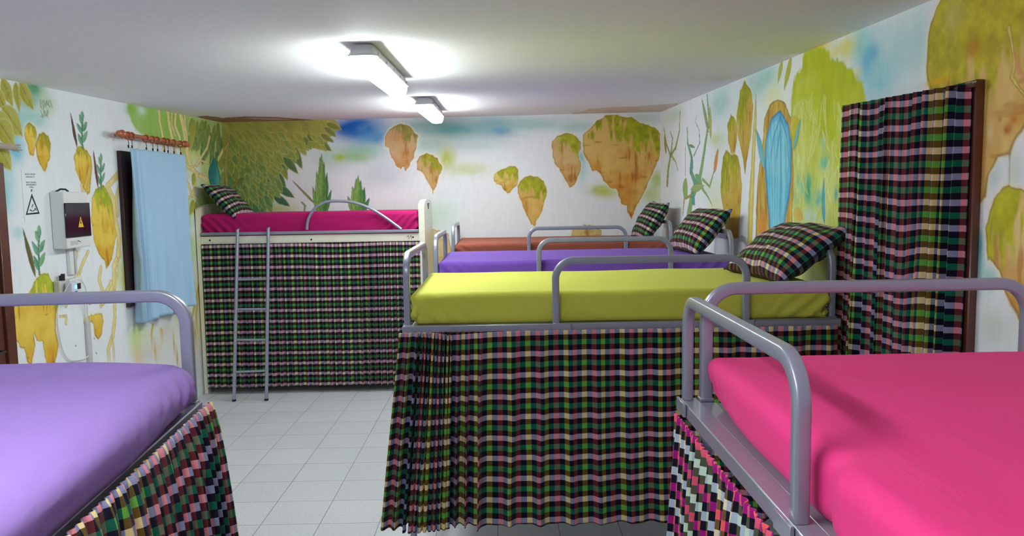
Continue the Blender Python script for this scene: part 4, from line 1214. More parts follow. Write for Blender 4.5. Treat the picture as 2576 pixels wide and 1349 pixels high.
HM = .150
tag(mattress('mattress', 'sheet_lime', 1.95, .98, HM, bulge=std_bulge(1), seed=1, loc=(BX + .036, Y1 + .038, ZR - .004)), 'single mattress in a lime-yellow fitted sheet on the middle bunk', 'mattress', GM)
tag(mattress('mattress', 'sheet_purple_far', 1.95, .98, HM + .01, bulge=std_bulge(2), seed=2, loc=(BX + .036, Y2 + .038, ZR - .004)), 'single mattress in a purple fitted sheet between the lime and rust mattresses', 'mattress', GM)
tag(mattress('mattress', 'sheet_rust', 1.95, .98, HM + .015, bulge=std_bulge(3), seed=3, loc=(BX + .036, Y3 + .038, ZR - .004)), 'single mattress in a rust-brown fitted sheet beside the back wall', 'mattress', GM)


def pink_bulge(P, N):
    x, y, z = P.T
    # left long side stands back behind the guard rail, swells out again past its near post
    k = 1 / (1 + np.exp(-(x - .875) / .014))
    sidef = np.clip(1 - y / .30, 0, 1)
    tuckin = (1 - k) * .040 + k * .026
    low = np.clip(1 - z / .14, 0, 1) ** 1.3 * .05 * np.exp(-(x / .22) ** 2)
    post = .012 * np.exp(-((x - .862) / .03) ** 2)
    P[:, 1] += sidef * (tuckin + low * (1 - k) + post * 1.2)
    P[:, 2] -= .005 * np.exp(-((x - .86) / .06) ** 2) * sidef * (z > .08)
    # far end drawn in at the left corner
    c = np.exp(-(x / .05) ** 2) * sidef
    P[:, 0] += .02 * c
    return P


o = mattress('mattress', 'sheet_pink', 1.94, 1.00, .140, r=.045, bulge=pink_bulge, seed=5, wr=.6, loc=(.505 + .01, 2.20 - .04, ZR - .004))
o.rotation_euler = (0, 0, HP)
tag(o, 'single mattress in a hot-pink fitted sheet in the right foreground', 'mattress', GM)


def lilac_bulge(P, N):
    x, y, z = P.T
    far = np.clip(1 - x / .35, 0, 1)
    rt = np.clip((y - .55) / .45, 0, 1)
    low = np.clip(1 - z / .17, 0, 1)
    P[:, 1] += .020 * np.sin(np.pi * np.clip(z / .17, 0, 1)) * rt * (np.abs(N[:, 1]) > .2) + .028 * np.clip(x / .5, 0, 1) * rt
    P[:, 2] -= .022 * np.clip(1 - z / .03, 0, 1) * (y > .94) * np.clip((x - .25) / .3, 0, 1)
    P[:, 2] -= .03 * rt ** 3 * np.clip(z / .17, 0, 1)
    # pulled diagonal tucks towards the far right corner
    t = np.sin((x * 1.2 + (z) * 1.0) * 60 + 3 * vnoise(x * 6, z * 9, seed=77))
    P[:, 1] += .006 * t * np.clip(1.2 - z / .16, 0, 1) * np.exp(-(x / .45) ** 2) * (N[:, 1] > .3)
    P[:, 0] += far * .02 * low
    return P


o = mattress('mattress', 'sheet_violet', 1.94, .98, .155, r=.055, bulge=lilac_bulge, seed=6, loc=(LO[0] + LE1[0] * .045 + LE2[0] * .025, LO[1] + LE1[1] * .045 + LE2[1] * .025, ZR - .004))
o.rotation_euler = (0, 0, HP + LYAW)
tag(o, 'single mattress in a lilac fitted sheet in the left foreground', 'mattress', GM)

# skirts ---------------------------------------------------------------------
GC = 'plaid curtains hung round the beds'
tag(curtain('bed_curtain', 'plaid_green', (BX - .012, Y1 - .012), (BX + 2.00, Y1 - .012), ZR - .026, .315, 2.95,
            comp=lambda q: .55 if q < .06 else (.24 if q < .30 else (.62 if q < .38 else .985)), lam=lambda q: .075 if q < .36 else .16, out=(0, -1), flare=.045, spreadA=.11, ruffle=.003, seed=4, du=.005, nz=80, slump=.03, v0=.058, u0=.0, ampk=.75, hem=.012),
    'green and black checked curtain hanging from the lime bunk down to the floor', 'curtain', GC)
tag(curtain('bed_curtain', 'plaid_green', (BX + 2.02 + -.06, Y2 - .012), (BX + .02, Y2 - .012), ZR - .03, .30, 2.6, comp=lambda q: 1, lam=lambda q: .1, out=(0, -1), seed=5, du=.012, nz=30),
    'checked curtain hanging from the purple bunk behind the lime bunk', 'curtain', GC)
tag(curtain('bed_curtain', 'plaid_green', tuple(np.array([LCX, LCY]) + LE1 * .01 + LE2 * .014), tuple(np.array([LCX, LCY]) + LE1 * 1.98 + LE2 * .014), ZR + .002, .30, 3.3, comp=lambda q: 1, lam=lambda q: .10, out=tuple(LE2), flare=.075, fexp=.6, ruffle=.004, spreadA=.02, seed=9, du=.006, nz=70, slump=.03, v0=.02, ampk=.7, hem=.02, maxamp=.022),
    'pink, green and black checked curtain gathered along the lilac bed', 'curtain', GC)
tag(curtain('bed_curtain', 'plaid_magenta', (.503, .26), (.503, 2.20), ZR - .045, .30, 3.2, comp=lambda q: 1, lam=lambda q: .095, out=(-1, 0), flare=.06, ruffle=.004, spreadB=.0, seed=12, du=.006, nz=70, slump=.03, v0=.03, ampk=.75, hem=.02, maxamp=.022),
    'magenta, coral and cream checked curtain gathered along the hot-pink bed', 'curtain', GC)


# ------------------------------------------------------------------ pillows
def pillow(label, c, e1, e2, Lp=.70, Wp=.46, T=.17, mat='plaid_green', seed=0, squash=0.0):
    e1 = np.array(e1, float); e1 /= np.linalg.norm(e1)
    e2 = np.array(e2, float); e2 -= e1 * e2.dot(e1); e2 /= np.linalg.norm(e2)
    n3 = np.cross(e1, e2)
    nu, nv = 56, 40
    u = np.sin(np.linspace(-1, 1, nu) * np.pi / 2) * .5 + np.linspace(-1, 1, nu) * .5
    v = np.sin(np.linspace(-1, 1, nv) * np.pi / 2) * .5 + np.linspace(-1, 1, nv) * .5
    U, V = np.meshgrid(u, v, indexing='ij')
    prof = ((1 - np.abs(U) ** 2.4).clip(0) * (1 - np.abs(V) ** 2.4).clip(0)) ** .55
    x = U * (1 - .075 * (1 - V ** 2)) * Lp / 2; y = V * (1 - .09 * (1 - U ** 2)) * Wp / 2
    edge = np.clip(1 - prof, 0, 1)
    out = []
    for sg in (1, -1):
        w = fbm(U * 3 + 5 * sg, V * 3, seed=seed + sg + 3) - .5
        cr = np.sin((U * 11 + V * 3 * sg) + 4 * fbm(U * 2, V * 2, seed=seed)) * .006 * edge * (prof > .02)
        h = sg * (T / 2 * prof * (1 + .35 * w)) + cr * sg
        h = h - squash * (1 - (V) ** 2) * 0
        out.append((x, y, h))
    verts = []; uvs = []
    for (xx, yy, hh) in out:
        P = c + e1 * xx[..., None] + e2 * yy[..., None] + n3 * hh[..., None]
        verts.append(P.reshape(-1, 3)); uvs.append(np.stack([U.ravel() * Lp / 2 * 1.06, V.ravel() * Wp / 2 * 1.06], 1))
    n = nu * nv; i = np.arange(n).reshape(nu, nv)
    qf = np.stack([i[:-1, :-1], i[1:, :-1], i[1:, 1:], i[:-1, 1:]], -1).reshape(-1, 4)
    verts = np.concatenate(verts)
    faces = np.concatenate([qf, qf[:, ::-1] + n])
    # weld the rim
    rim = np.concatenate([i[0, :], i[1:, -1], i[-1, -2::-1], i[-2:0:-1, 0]])
    rn = np.roll(rim, -1)
    verts[rim + n] -= n3 * .004
    faces = np.concatenate([faces, np.stack([rn, rim, rim + n, rn + n], -1)])
    o = link_mesh('pillow', verts, faces, mat, None, np.concatenate(uvs) + .012)
    return tag(o, label, 'pillow', 'plaid pillows')


pillow('large checked pillow leaning at the right end of the lime mattress', np.array([1.425, 3.93, 1.528]), (-.10, 1, 0.0), (.34, .16, .25), Lp=.70, Wp=.43, T=.19, seed=1)
pillow('checked pillow leaning at the right end of the purple mattress', np.array([1.405, 5.58, 1.560]), (-.12, 1, 0.0), (.24, .16, .30), Lp=.60, Wp=.40, T=.19, seed=5)
pillow('checked pillow leaning at the right end of the rust-brown mattress', np.array([1.42, 7.50, 1.568]), (-.05, 1, 0.02), (.20, .06, .32), Lp=.62, Wp=.42, T=.18, seed=8, mat='plaid_far')

# ------------------------------------------------------------------ cream board bunk number 11
b11 = empty('bunk_bed', (0, 0, 0))
YF11, YB11 = 7.30, 8.10
px_r = on(1053, 560, 1, YF11); px_r2 = on(1068, 560, 1, YF11)
xr0, xr1 = px_r[0], px_r2[0]
xl0 = XL + .012; xl1 = xl0 + .034
ztR = on(1060, 508, 1, YF11)[2]; ztL = on(508, 520, 1, YF11)[2]
tag(b11, 'cream board bunk bed numbered 11 in the back left corner', 'bed', 'cream bunk bed')


def end_panel(xa, xb, zt):
    n = 14
    ym = (YF11 + YB11) / 2
    P = [(YF11, .0), (YF11, zt - .03)]
    for k in range(n + 1):
        q = k / n
        y = YF11 + .02 + (YB11 - YF11 - .04) * q
        P.append((y, zt - .03 + .045 * math.sin(math.pi * q) ** .6 + .008))
    P += [(YB11, zt - .03), (YB11, .0), (YB11 - .10, .0), (YB11 - .10, .12), (YF11 + .07, .12), (YF11 + .07, .0)]
    b = MB()
    b.prism(P, 0, xa, xb)
    return b


endR = end_panel(xr0, xr1, ztR).build('end_panel', 'cream_board', b11, smooth=False)
endL = end_panel(xl0, xl1, ztL).build('end_panel', 'cream_board', b11, smooth=False)
b = MB(); b.prism([(7.60, ztR - .015), (7.82, ztR - .015), (7.74, ztR - .075), (7.68, ztR - .075)], 0, xr1 - .001, xr1 + .002)
b.build('hand_slot', 'dark_wood', endR)
z_s1 = on(780, 581.5, 1, YF11)[2]; z_b1 = on(780, 591, 1, YF11)[2]; z_b0 = on(780, 612, 1, YF11)[2]
b = MB(); b.box(xl1, xr0, YF11 + .012, YF11 + .034, z_b0, z_b1, .003)
brd = b.build('side_board', 'cream_board', b11)
b = MB(); b.box(xl1, xr0, YB11 - .03, YB11 - .008, z_b0, z_b1, .003); b.build('side_board', 'cream_board', b11)
b = MB(); b.box(xl1 + .01, xr0 - .01, YF11 + .034, YB11 - .03, z_b1 - .03, z_b1 - .012, .002); b.build('mattress_base', 'cream_board', b11)
b = MB(); b.sweep([(xl1 + .004, YF11 + .004, (z_s1 + z_b1) / 2 + .004), (xr0 - .004, YF11 + .004, (z_s1 + z_b1) / 2 + .004)], (0, 1, 0), .026, .028)
b.build('top_rail', 'steel_paint', b11, sharp=60)
for (qx, qy) in ((528, 605), (783, 603), (1039, 597)):
    p = on(qx, qy, 1, YF11 + .011)
    b = MB(); b.wire([(p[0], YF11 + .0125, p[2]), (p[0], YF11 + .010, p[2])], .0085, 14); b.build('screw_hole', 'dark_hole', brd)
# painted "11"
b = MB()
for (x_, y_) in ((0, 0), (1, 0)):
    ox = 1023.6 + x_ * 6.4
    tp = on(ox + 4.4, 592, 1, YF11 + .0112); ft = on(ox + 4.9, 602.5, 1, YF11 + .0112); lf = on(ox + .6, 597, 1, YF11 + .0112)
    for a_, c_ in ((tp, ft), (lf, tp)):
        b.wire([(a_[0], YF11 + .0112, a_[2]), ((a_[0] + c_[0]) / 2, YF11 + .0112, (a_[2] + c_[2]) / 2), (c_[0], YF11 + .0112, c_[2])], .0027, 6)
b.build('painted_number', 'number_ink', brd)
# low guard arch
ga = on(772, 577, 1, YF11 + .02); gb = on(1012, 577, 1, YF11 + .02)
arch = [on(x, y, 1, YF11 + .004) for x, y in [(772, 578), (773, 562), (777, 548), (784, 535), (795, 522), (810, 512), (828, 507), (853, 506), (880, 508), (905, 514), (930, 524), (955, 538), (980, 555), (1010, 577)]]
sm = []
for i_ in range(len(arch) - 1):
    p0, p1, p2, p3 = arch[max(i_ - 1, 0)], arch[i_], arch[i_ + 1], arch[min(i_ + 2, len(arch) - 1)]
    for k_ in range(4):
        t_ = k_ / 4
        sm.append(.5 * ((2 * p1) + (-p0 + p2) * t_ + (2 * p0 - 5 * p1 + 4 * p2 - p3) * t_ ** 2 + (-p0 + 3 * p1 - 3 * p2 + p3) * t_ ** 3))
sm.append(arch[-1])
b = MB(); b.wire(sm, .0135, 12); b.build('guard_rail', 'steel_paint', b11, sharp=60)
b = MB(); b.wire([(-2.38, 7.52, .0), (-2.38, 7.52, .14)], .03, 10); b.build('support_foot', 'black_rubber', b11)
zm1 = on(800, 534, 1, YF11 + .03)[2]
o = mattress('mattress', 'sheet_magenta', xr0 - xl1 - .012, YB11 - YF11 - .07, zm1 - z_b1 + .012, r=.04, bulge=None, seed=14, wr=1.6, loc=(xl1 + .006, YF11 + .036, z_b1 - .012))
tag(o, 'single mattress in a deep magenta sheet on the cream bunk', 'mattress', GM)
pillow('checked pillow propped at the left end of the magenta mattress', np.array([-2.64, 7.63, zm1 + .115]), (.0, 1, .0), (-.24, -.02, .26), Lp=.64, Wp=.44, T=.16, seed=11, mat='plaid_far')
z11b = on(780, 968, 1, YF11)[2]
tag(curtain('bed_curtain', 'plaid_far', (xl1 + .01, YF11 + .008), (xr0 + .01, YF11 + .008), z_b0 + .006, z11b, 2.9, comp=lambda q: 1 if q < .7 else .8, lam=lambda q: .085, out=(0, -1), flare=.03, ruffle=.004, seed=21, du=.006, nz=60, slump=.02, ampk=.9, hem=.012, maxamp=.024, v0=.03),
    'green, black and lilac checked curtain hanging from the cream bunk', 'curtain', GC)

# ladder leaning on bunk 11
lad = empty('ladder', (0, 0, 0))
tag(lad, 'narrow grey tube ladder leaning against the cream bunk', 'ladder')
yt = YF11 - .030
rails = []
for (tx, ty, bx_, by_) in ((597.5, 578, 589, 1010), (675, 574, 670.5, 1008)):
    top = on(tx, ty, 1, yt); bot = on(bx_, by_, 2, 0.0)
    rails.append((top, bot))
    b = MB(); b.wire([bot + (0, 0, .012), bot + (top - bot) * .5, top], .0155, 14)
    r_ = b.build('rail', 'steel_paint', lad, sharp=60)
    b = MB(); b.wire([bot, bot + (0, 0, .02)], .018, 14); b.build('rubber_foot', 'black_rubber', r_)
    b = MB(); b.wire([top + (0, .005, -.02), top + (0, .022, .004), top + (0, .045, .0)], .007, 8); b.build('hook', 'steel_paint', r_)
for yl, yr in ((704, 702), (779, 778), (856, 855), (936, 933)):
    P = []
    for (top, bot), yy, xx in zip(rails, (yl, yr), (594, 673)):
        # the rail point seen at that height in the picture
        best = min((abs((lambda c: 674.5 + F * c[1] / c[2])(RWC @ (bot + (top - bot) * q - CAM)) - yy), q) for q in np.linspace(0, 1, 400))
        P.append(bot + (top - bot) * best[1])
    b = MB(); b.wire([P[0], (P[0] + P[1]) / 2, P[1]], .011, 12); b.build('rung', 'steel_paint', lad, sharp=60)

# ------------------------------------------------------------------ blue curtain on its rod
rod = empty('curtain_rod', (0, 0, 0))
tag(rod, 'turned orange-brown wooden curtain rod above the blue curtain', 'curtain rod')
RX = XL + .09
r0 = on(300, 343, 0, RX); r1 = on(470, 361, 0, RX)
ry0_, ry1_, rzm = r0[1], r1[1], (on(330, 344, 0, RX)[2] + on(440, 356, 0, RX)[2]) / 2
b = MB(); b.wire([(RX, ry0_ + .03, rzm), (RX, ry1_ - .03, rzm)], .016, 12); b.build('pole', 'rod_wood', rod, sharp=60)


def lathe_y(prof, yc, sgn):
    path = [(RX, yc + sgn * a, rzm) for a, r in prof]
    b = MB(); b.wire(path, [r for a, r in prof], 14); return b


fin = [(0, .016), (.012, .017), (.016, .028), (.03, .032), (.044, .026), (.05, .016), (.062, .022), (.078, .024), (.094, .016), (.108, .008), (.116, .003)]
lathe_y(fin, ry0_ + .07, -1).build('finial', 'rod_wood', rod, sharp=60)
lathe_y(fin, ry1_ - .07, 1).build('finial', 'rod_wood', rod, sharp=60)
for yy in (ry0_ + .12, ry1_ - .12):
    b = MB(); b.wire([(XL, yy, rzm), (RX - .01, yy, rzm)], .011, 10); b.build('bracket', 'rod_wood', rod)
ringpx = [322, 331, 367, 383, 395, 412, 421, 436, 453]
ztb = None
for rx_ in ringpx:
    p = on(rx_, 350, 0, RX)
    b = MB(); b.torus((RX, p[1], rzm - .006), (0.15, 1, 0), .026, .0065, 18, 8)
    rg = b.build('ring', 'rod_wood', rod)
    b = MB(); b.wire([(RX, p[1], rzm - .038), (RX + .002, p[1], rzm - .062), (RX, p[1], rzm - .085)], .0022, 6)
    b.prism([(p[1] - .007, rzm - .075), (p[1] + .007, rzm - .075), (p[1] + .002, rzm - .097), (p[1] - .002, rzm - .097)], 0, RX - .004, RX + .004)
    b.build('hook', 'hook_metal', rg)
ca_ = on(322, 373, 0, RX); cb_ = on(455, 380, 0, RX)
cbz = on(330, 822, 0, RX)[2]; cbz2 = on(478, 775, 0, RX)[2]
tag(curtain('window_curtain', 'curtain_blue', (RX, ca_[1]), (RX, cb_[1]), rzm - .093, cbz + .0, 1.75, comp=lambda q: .8 if q < .25 else (1 if q < .8 else .8), lam=lambda q: .42 if q > .2 else .2, out=(1, 0), flare=.0, spreadA=-.02, spreadB=.06, seed=33, du=.01, nz=60, ampk=.8, hem=.0, maxamp=.030, topsag=lambda q: -.006 * abs(math.sin(q * 8 * math.pi))),
    'light blue cloth curtain clipped in front of the dark window', 'curtain')
# pale wooden rod above the left door
pr = on(42, 372, 0, XL + .06)
b = MB(); b.wire([(XL + .06, pr[1] - 1.2, pr[2]), (XL + .06, pr[1] - .04, pr[2] + .002), (XL + .06, pr[1] - .03, pr[2])], [.017, .018, .021], 10)
for k in range(9):
    a_ = k * .7
    b.wire([(XL + .06 + .012 * math.cos(a_), pr[1] - .05, pr[2] + .012 * math.sin(a_)), (XL + .06 + .02 * math.cos(a_), pr[1] + .012 * (k % 3), pr[2] + .02 * math.sin(a_))], .004, 6)
tag(b.build('curtain_rod', 'grey_wood'), 'pale weathered wooden pole with a frayed end above the left doorway', 'curtain rod')
for k in (0,):
    pass

# plaid curtain over the right doorway
pc0 = on(2122, 266, 0, XR - .045); pc1 = on(2440, 208, 0, XR - .045)
zpt = (pc0[2] + pc1[2]) / 2


def rfold(q):
    return .5 if abs(q - .18) < .03 or abs(q - .43) < .045 else (.8 if q > .6 else 1.0)


oc_ = curtain('door_curtain', 'plaid_green', (XR - .040, pc0[1]), (XR - .040, pc1[1]), zpt, .12, 1.42, comp=rfold, lam=lambda q: .10 if q < .55 else .12, out=(-1, 0), flare=.03, spreadA=.01, seed=41, du=.006, nz=90, slump=.17, ampk=.8, hem=.02, maxamp=.034, v0=.03,
             topsag=lambda q: (pc0[2] - zpt) * (1 - 2 * q))
tag(oc_, 'checked green and black curtain hanging over the right doorway', 'curtain')
b = MB(); b.wire([(XR - .040, pc0[1] + .02, pc0[2] - .012), (XR - .040, pc1[1] - .02, pc1[2] - .012)], .006, 8)
tag(b.build('curtain_wire', 'brown_wood'), 'thin brown wire holding up the checked door curtain', 'curtain wire')

# ------------------------------------------------------------------ fuse box, trunking, sockets, sign
fb0 = on(161, 555, 0, XL + .09)
ya_ = on(128, 555, 0, XL)[1]; ybx = on(224, 552, 0, XL + .09)[1]
zt_ = on(161, 482, 0, XL + .09)[2]; zb_ = on(167, 627, 0, XL + .09)[2]
fbx = empty('fuse_box', (XL, ya_, zb_))
tag(fbx, 'white electrical fuse box with a dark smoked door on the left wall', 'fuse box')
Lb = ybx - ya_; Hb = zt_ - zb_
b = MB(); b.box(0.001, .09, 0, Lb, 0, Hb, .006); b.build('body', 'white_plastic', fbx)
b = MB(); b.box(.088, .098, -.004 + .0, Lb + .006, Hb * .19, Hb * .80, .003); dr = b.build('door', 'smoke_door', fbx)
cy, cz = Lb * .58, Hb * .44
b = MB(); b.prism([(cy - .032, cz - .028), (cy + .032, cz - .028), (cy, cz + .042)], 0, .098, .0992); b.build('warning_sticker', 'yellow_sign', dr, smooth=False)
b = MB(); b.prism([(cy - .004, cz + .026), (cy + .003, cz + .026), (cy - .003, cz + .004), (cy + .008, cz + .006), (cy + .001, cz - .022), (cy + .003, cz - .004), (cy - .009, cz - .004)], 0, .0993, .0998); b.build('lightning_bolt', 'black_ink', dr, smooth=False)
b = MB(); b.box(.0895, .0905, Lb * .15, Lb * .48, Hb * .055, Hb * .13, 0); b.build('latch_label', 'grey_plastic', fbx)
b = MB(); b.wire([(.0915, Lb * .46, Hb * .13), (.0915, Lb * .56, Hb * .10)], .002, 6); b.build('pen_mark', 'black_ink', fbx)
b = MB(); b.wire([(.03, .03, Hb + .002), (.04, .06, Hb + .016), (.05, .10, Hb + .015), (.05, .13, Hb + .002)], .006, 8); b.build('strap', 'black_rubber', fbx)

tz1 = zb_ - .003; tz0 = on(180, 690, 0, XL)[2]
ty_ = on(177, 660, 0, XL)[1]
tr = empty('cable_trunking', (XL, ty_, tz0)); tag(tr, 'grey plastic trunking running down from the fuse box', 'trunking')
b = MB(); b.box(.001, .025, -.045, .0, 0, tz1 - tz0, .003); b.build('channel', 'white_plastic', tr)
b = MB(); b.box(.001, .03, .004, .028, 0, tz1 - tz0, .003); b.build('channel', 'grey_plastic', tr)
sz1 = on(150, 708, 0, XL + .04)[2]; sz0 = sz1 - .085
sy0 = on(149, 720, 0, XL + .04)[1]; sy1 = on(200, 720, 0, XL + .04)[1]
skt = empty('power_socket', (XL, sy0, sz0)); tag(skt, 'white twin wall socket under the trunking', 'socket')
b = MB(); b.box(.001, .042, 0, sy1 - sy0, 0, .085, .004); b.build('back_box', 'grey_plastic', skt)
b = MB(); b.box(.042, .050, (sy1 - sy0) * .45, sy1 - sy0 + .003, -.002, .087, .003); b.build('face_plate', 'white_plastic', skt)
b = MB(); b.box(.051, .0515, (sy1 - sy0) * .78, (sy1 - sy0) * .98, .012, .05, 0); b.build('pin_holes', 'black_ink', skt)
b = MB(); b.wire([(.03, .055, .086), (.03, .055, .118)], .017, 12); b.wire([(.036, .055, .1), (.036, .056, .128)], .012, 10)
gl_ = empty('cable_gland', (XL, sy0, sz0 + .0)); tag(gl_, 'black cable gland on top of the wall socket', 'cable gland')
b.build('gland_body', 'black_rubber', gl_)
# second plate
s2 = on(202, 700, 0, XL)[1]; s2z = on(216, 722, 0, XL)[2]
pl2 = empty('wall_plate', (XL, sy1 + .008, s2z)); tag(pl2, 'small white wall plate just right of the twin socket', 'wall plate')
b = MB(); b.box(.001, .012, 0, .09, 0, .085, .003); b.build('plate', 'white_plastic', pl2)
b = MB(); b.box(.012, .0125, .05, .07, .03, .036, 0); b.box(.012, .0125, .05, .07, .055, .061, 0); b.build('marks', 'grey_ink', pl2)
# plug with the blue light
q0 = on(186, 738, 0, XL + .11)
plug = empty('plug_adapter', (XL + .051, q0[1], q0[2] - .035)); tag(plug, 'bluish white plug-in device with a glowing blue light', 'plug adapter')
b = MB(); b.box(0, .055, 0, .06, -.005, .105, .008); b.build('body', 'bluish_plastic', plug)
m_, nt_, b_ = new_mat('blue_led'); b_.inputs['Base Color'].default_value = rgba((60, 150, 255)); b_.inputs['Emission Color'].default_value = (0.1, .42, 1, 1); b_.inputs['Emission Strength'].default_value = 2.2; M['blue_led'] = m_
b = MB(); b.box(.055, .0565, .024, .046, .06, .084, .001); b.build('indicator_light', 'blue_led', plug)
b = MB(); b.box(.055, .056, .02, .048, .008, .016, 0); b.box(.055, .056, .02, .026, .008, .045, 0); b.box(.055, .056, .042, .048, .008, .045, 0); b.prism([(.022, .03), (.046, .03), (.034, .046)], 0, .055, .056); b.build('socket_mark', 'black_ink', plug, smooth=False)


def spl(P, n=8):
    P = [np.array(p, float) for p in P]; out = []
    for i in range(len(P) - 1):
        p0, p1, p2, p3 = P[max(i - 1, 0)], P[i], P[i + 1], P[min(i + 2, len(P) - 1)]
        for k in range(n):
            t = k / n
            out.append(.5 * ((2 * p1) + (-p0 + p2) * t + (2 * p0 - 5 * p1 + 4 * p2 - p3) * t ** 2 + (-p0 + 3 * p1 - 3 * p2 + p3) * t ** 3))
    out.append(P[-1]); return out


cab = [on(x, y, 0, XL + d_) for x, y, d_ in [(152, 764, .03), (160, 742, .05), (172, 716, .08), (186, 705, .1), (200, 704, .1), (212, 716, .09), (218, 740, .07), (219, 764, .04), (220, 790, .02), (224, 830, .012), (228, 870, .012), (222, 895, .012), (205, 905, .012), (175, 905, .012), (160, 885, .012), (149, 845, .012), (144, 800, .012), (146, 770, .02)]]
b = MB(); b.wire(spl(cab), .0042, 8); tag(b.build('cable', 'cable_white'), 'long white cable looping down the wall below the sockets', 'cable')
cab = [on(x, y, 0, XL + d_) for x, y, d_ in [(206, 742, .06), (210, 756, .04), (214, 775, .02), (215, 800, .012)]]
b = MB(); b.wire(spl(cab), .0035, 8); tag(b.build('cable', 'cable_white'), 'short white cable hanging below the glowing plug', 'cable')
t0_ = on(211, 808, 0, XL + .0)[1]; tzt = on(211, 808, 0, XL)[2]
b = MB(); b.box(XL + .001, XL + .022, t0_, t0_ + .045, tzt - .62, tzt, .003)
tag(b.build('cable_trunking', 'grey_plastic'), 'short pale grey vertical trunking low on the left wall', 'trunking')

# paper sign
s0 = on(53, 440, 0, XL); sy_a = s0[1]; sy_b = on(108, 440, 0, XL)[1]
sz_t = on(80, 428, 0, XL)[2]; sz_b = on(80, 560, 0, XL)[2]
sign = empty('paper_notice', (XL, sy_a, sz_b)); tag(sign, 'white paper notice with a black warning triangle left of the fuse box', 'notice')
b = MB(); b.box(.0008, .0022, 0, sy_b - sy_a, 0, sz_t - sz_b, 0); b.build('sheet', 'white_paper', sign, smooth=False)
v = lambda x, y: (lambda p: (p[1] - sy_a, p[2] - sz_b))(on(x, y, 0, XL + .003))
tri = [v(80, 487), v(65, 541), v(100, 538)]; tri2 = [v(80, 497), v(69, 537), v(96, 534)]
b = MB(); V = [(.003, *p) for p in tri + tri2]; b.add(V, [(0, 1, 4, 3), (1, 2, 5, 4), (2, 0, 3, 5)]); V = [(.0024, *p) for p in tri + tri2]; b.add(V, [(0, 3, 4, 1), (1, 4, 5, 2), (2, 5, 3, 0)]); b.build('triangle', 'black_ink', sign, smooth=False, sharp=None)
b = MB()
for P in ([(75.5, 529), (79, 531), (86, 530.5), (88.2, 524), (91.5, 530)], [(80, 522), (81.5, 518.5), (82.8, 514)], [(75, 529.5), (78, 527.5)]):
    b.wire([(.0030, *v(*p)) for p in P], .0024, 5)
b.build('pictogram', 'black_ink', sign)
rr = random.Random(5)
b = MB()
for (xa, xb, yy) in ((63.5, 89, 438.5), (65.5, 88, 445), (65.5, 91, 459), (66.5, 91, 465), (74, 84, 471)):
    x = xa
    while x < xb:
        wv = rr.uniform(.7, 1.5)
        k = rr.choice((0, 1, 2))
        if k != 0: b.wire([(.0028, *v(x, yy - 1.6)), (.0028, *v(x + .1, yy + 1.6))], .0011, 4)
        if k != 1: b.wire([(.0028, *v(x, yy - 1.4)), (.0028, *v(x + wv, yy - 1.2))], .0010, 4)
        b.wire([(.0028, *v(x, yy + rr.choice((0, 1.5)))), (.0028, *v(x + wv, yy + 1.4))], .0010, 4)
        x += wv + rr.uniform(.5, .9)
b.build('printed_lines', 'grey_ink', sign)
b = MB(); b.wire([(.0028, *v(78, 476.5)), (.0028, *v(81, 482))], .0018, 5); b.wire([(.0028, *v(81, 476.5)), (.0028, *v(78, 482))], .0018, 5); b.build('cross_mark', 'black_ink', sign)

# ------------------------------------------------------------------ ceiling lamps
m_, nt_, b_ = new_mat('lamp_diffuser')
b_.inputs['Base Color'].default_value = (.9, .92, .93, 1); b_.inputs['Roughness'].default_value = .4
b_.inputs['Emission Color'].default_value = (0.93, 1.0, 0.98, 1); b_.inputs['Emission Strength'].default_value = 30.0
M['lamp_diffuser'] = m_
LAMP_E = 30.0


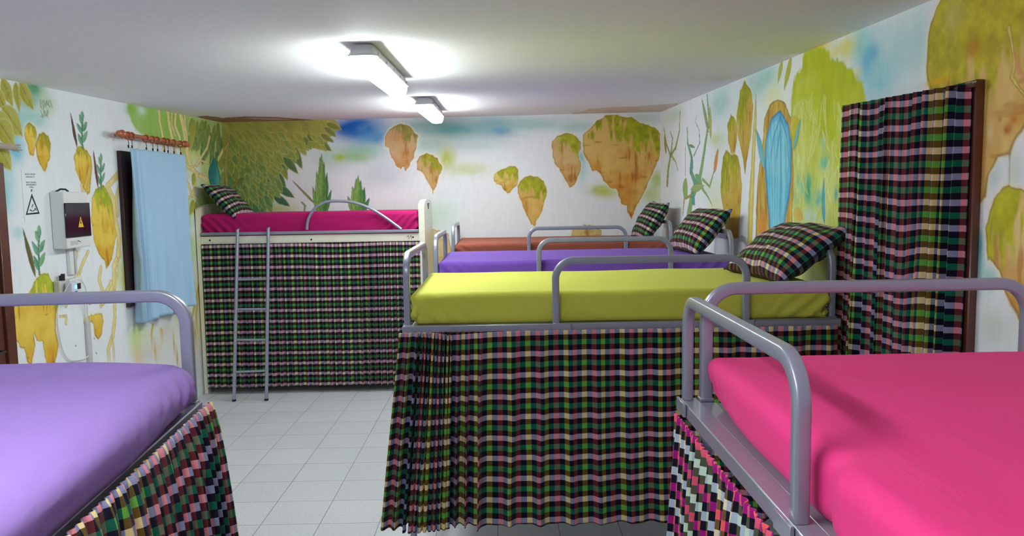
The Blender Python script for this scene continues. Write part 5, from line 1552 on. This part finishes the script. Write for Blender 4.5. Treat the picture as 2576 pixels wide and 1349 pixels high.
def lamp(label, x, y0, L, group='fluorescent ceiling lights'):
    zt = min(zc(x - .06, y0), zc(x + .06, y0)) - .001
    slope = .0225
    r = empty('ceiling_light', (x, y0, zt)); r.rotation_euler = (math.atan(slope), 0, 0)
    tag(r, label, 'ceiling light', group)
    # housing: tapered tray with rounded corners
    def ring(hw, z, inset, n=5, rc=.03):
        P = []
        for cx, cy, a0 in ((hw - rc, L - inset - rc, 0), (-hw + rc, L - inset - rc, 90), (-hw + rc, inset + rc, 180), (hw - rc, inset + rc, 270)):
            for k in range(n + 1):
                a = math.radians(a0 + 90 * k / n); P.append((cx + rc * math.cos(a), cy + rc * math.sin(a), z))
        return P
    def loft(rings, name, mat, capt=True, capb=True, parent=r):
        b = MB(); n = len(rings[0]); V = [p for q in rings for p in q]; Fc = []
        for i in range(len(rings) - 1):
            for j in range(n):
                Fc.append((i * n + j, i * n + (j + 1) % n, (i + 1) * n + (j + 1) % n, (i + 1) * n + j))
        if capt: Fc.append(tuple(range(n)))
        if capb: Fc.append(tuple(range((len(rings) - 1) * n, len(rings) * n))[::-1])
        b.add(V, Fc); return b.build(name, mat, parent, sharp=40)
    loft([ring(.045, 0, .02), ring(.053, -.008, .008), ring(.060, -.048, .0), ring(.069, -.052, -.006), ring(.069, -.058, -.006)], 'housing', 'lamp_housing')
    rings = [ring(.0605, -.0582, -.000), ring(.0615, -.064, -.001)]
    for k in range(1, 8):
        a = k / 7 * math.pi / 2
        rings.append(ring(.0615 * (.42 + .58 * math.cos(a) ** .7) if k < 7 else .0615 * .42, -.0585 - .060 * math.sin(a), -.001 + .03 * (1 - math.cos(a)), rc=.025))
    loft(rings, 'diffuser', 'lamp_diffuser')
    for sgn in (-1, 1):
        for k in range(5):
            yy = .08 + k * (L - .16) / 4
            b = MB(); b.box(min(sgn * .062, sgn * .070), max(sgn * .062, sgn * .070), yy - .012, yy + .012, -.066, -.034, .001); b.build('clip', 'lamp_housing', r)
    return r


lamp('long fluorescent ceiling light nearer the camera', -.635, 3.68, 1.26)
lamp('smaller-looking fluorescent ceiling light nearer the back wall', -.59, 6.10, 1.26)
lamp('fluorescent ceiling light above the foreground beds', -.66, .20, 1.26)

world = bpy.data.worlds.new('world'); scene.world = world
world.use_nodes = True
world.node_tree.nodes['Background'].inputs[0].default_value = (.8, .85, 1, 1)
world.node_tree.nodes['Background'].inputs[1].default_value = 0.0

scene.view_settings.view_transform = 'Standard'
scene.view_settings.look = 'None'
scene.view_settings.exposure = 0.76
scene.cycles.max_bounces = 14
scene.cycles.diffuse_bounces = 10
scene.view_settings.gamma = 1.0
scene.view_settings.use_curve_mapping = False
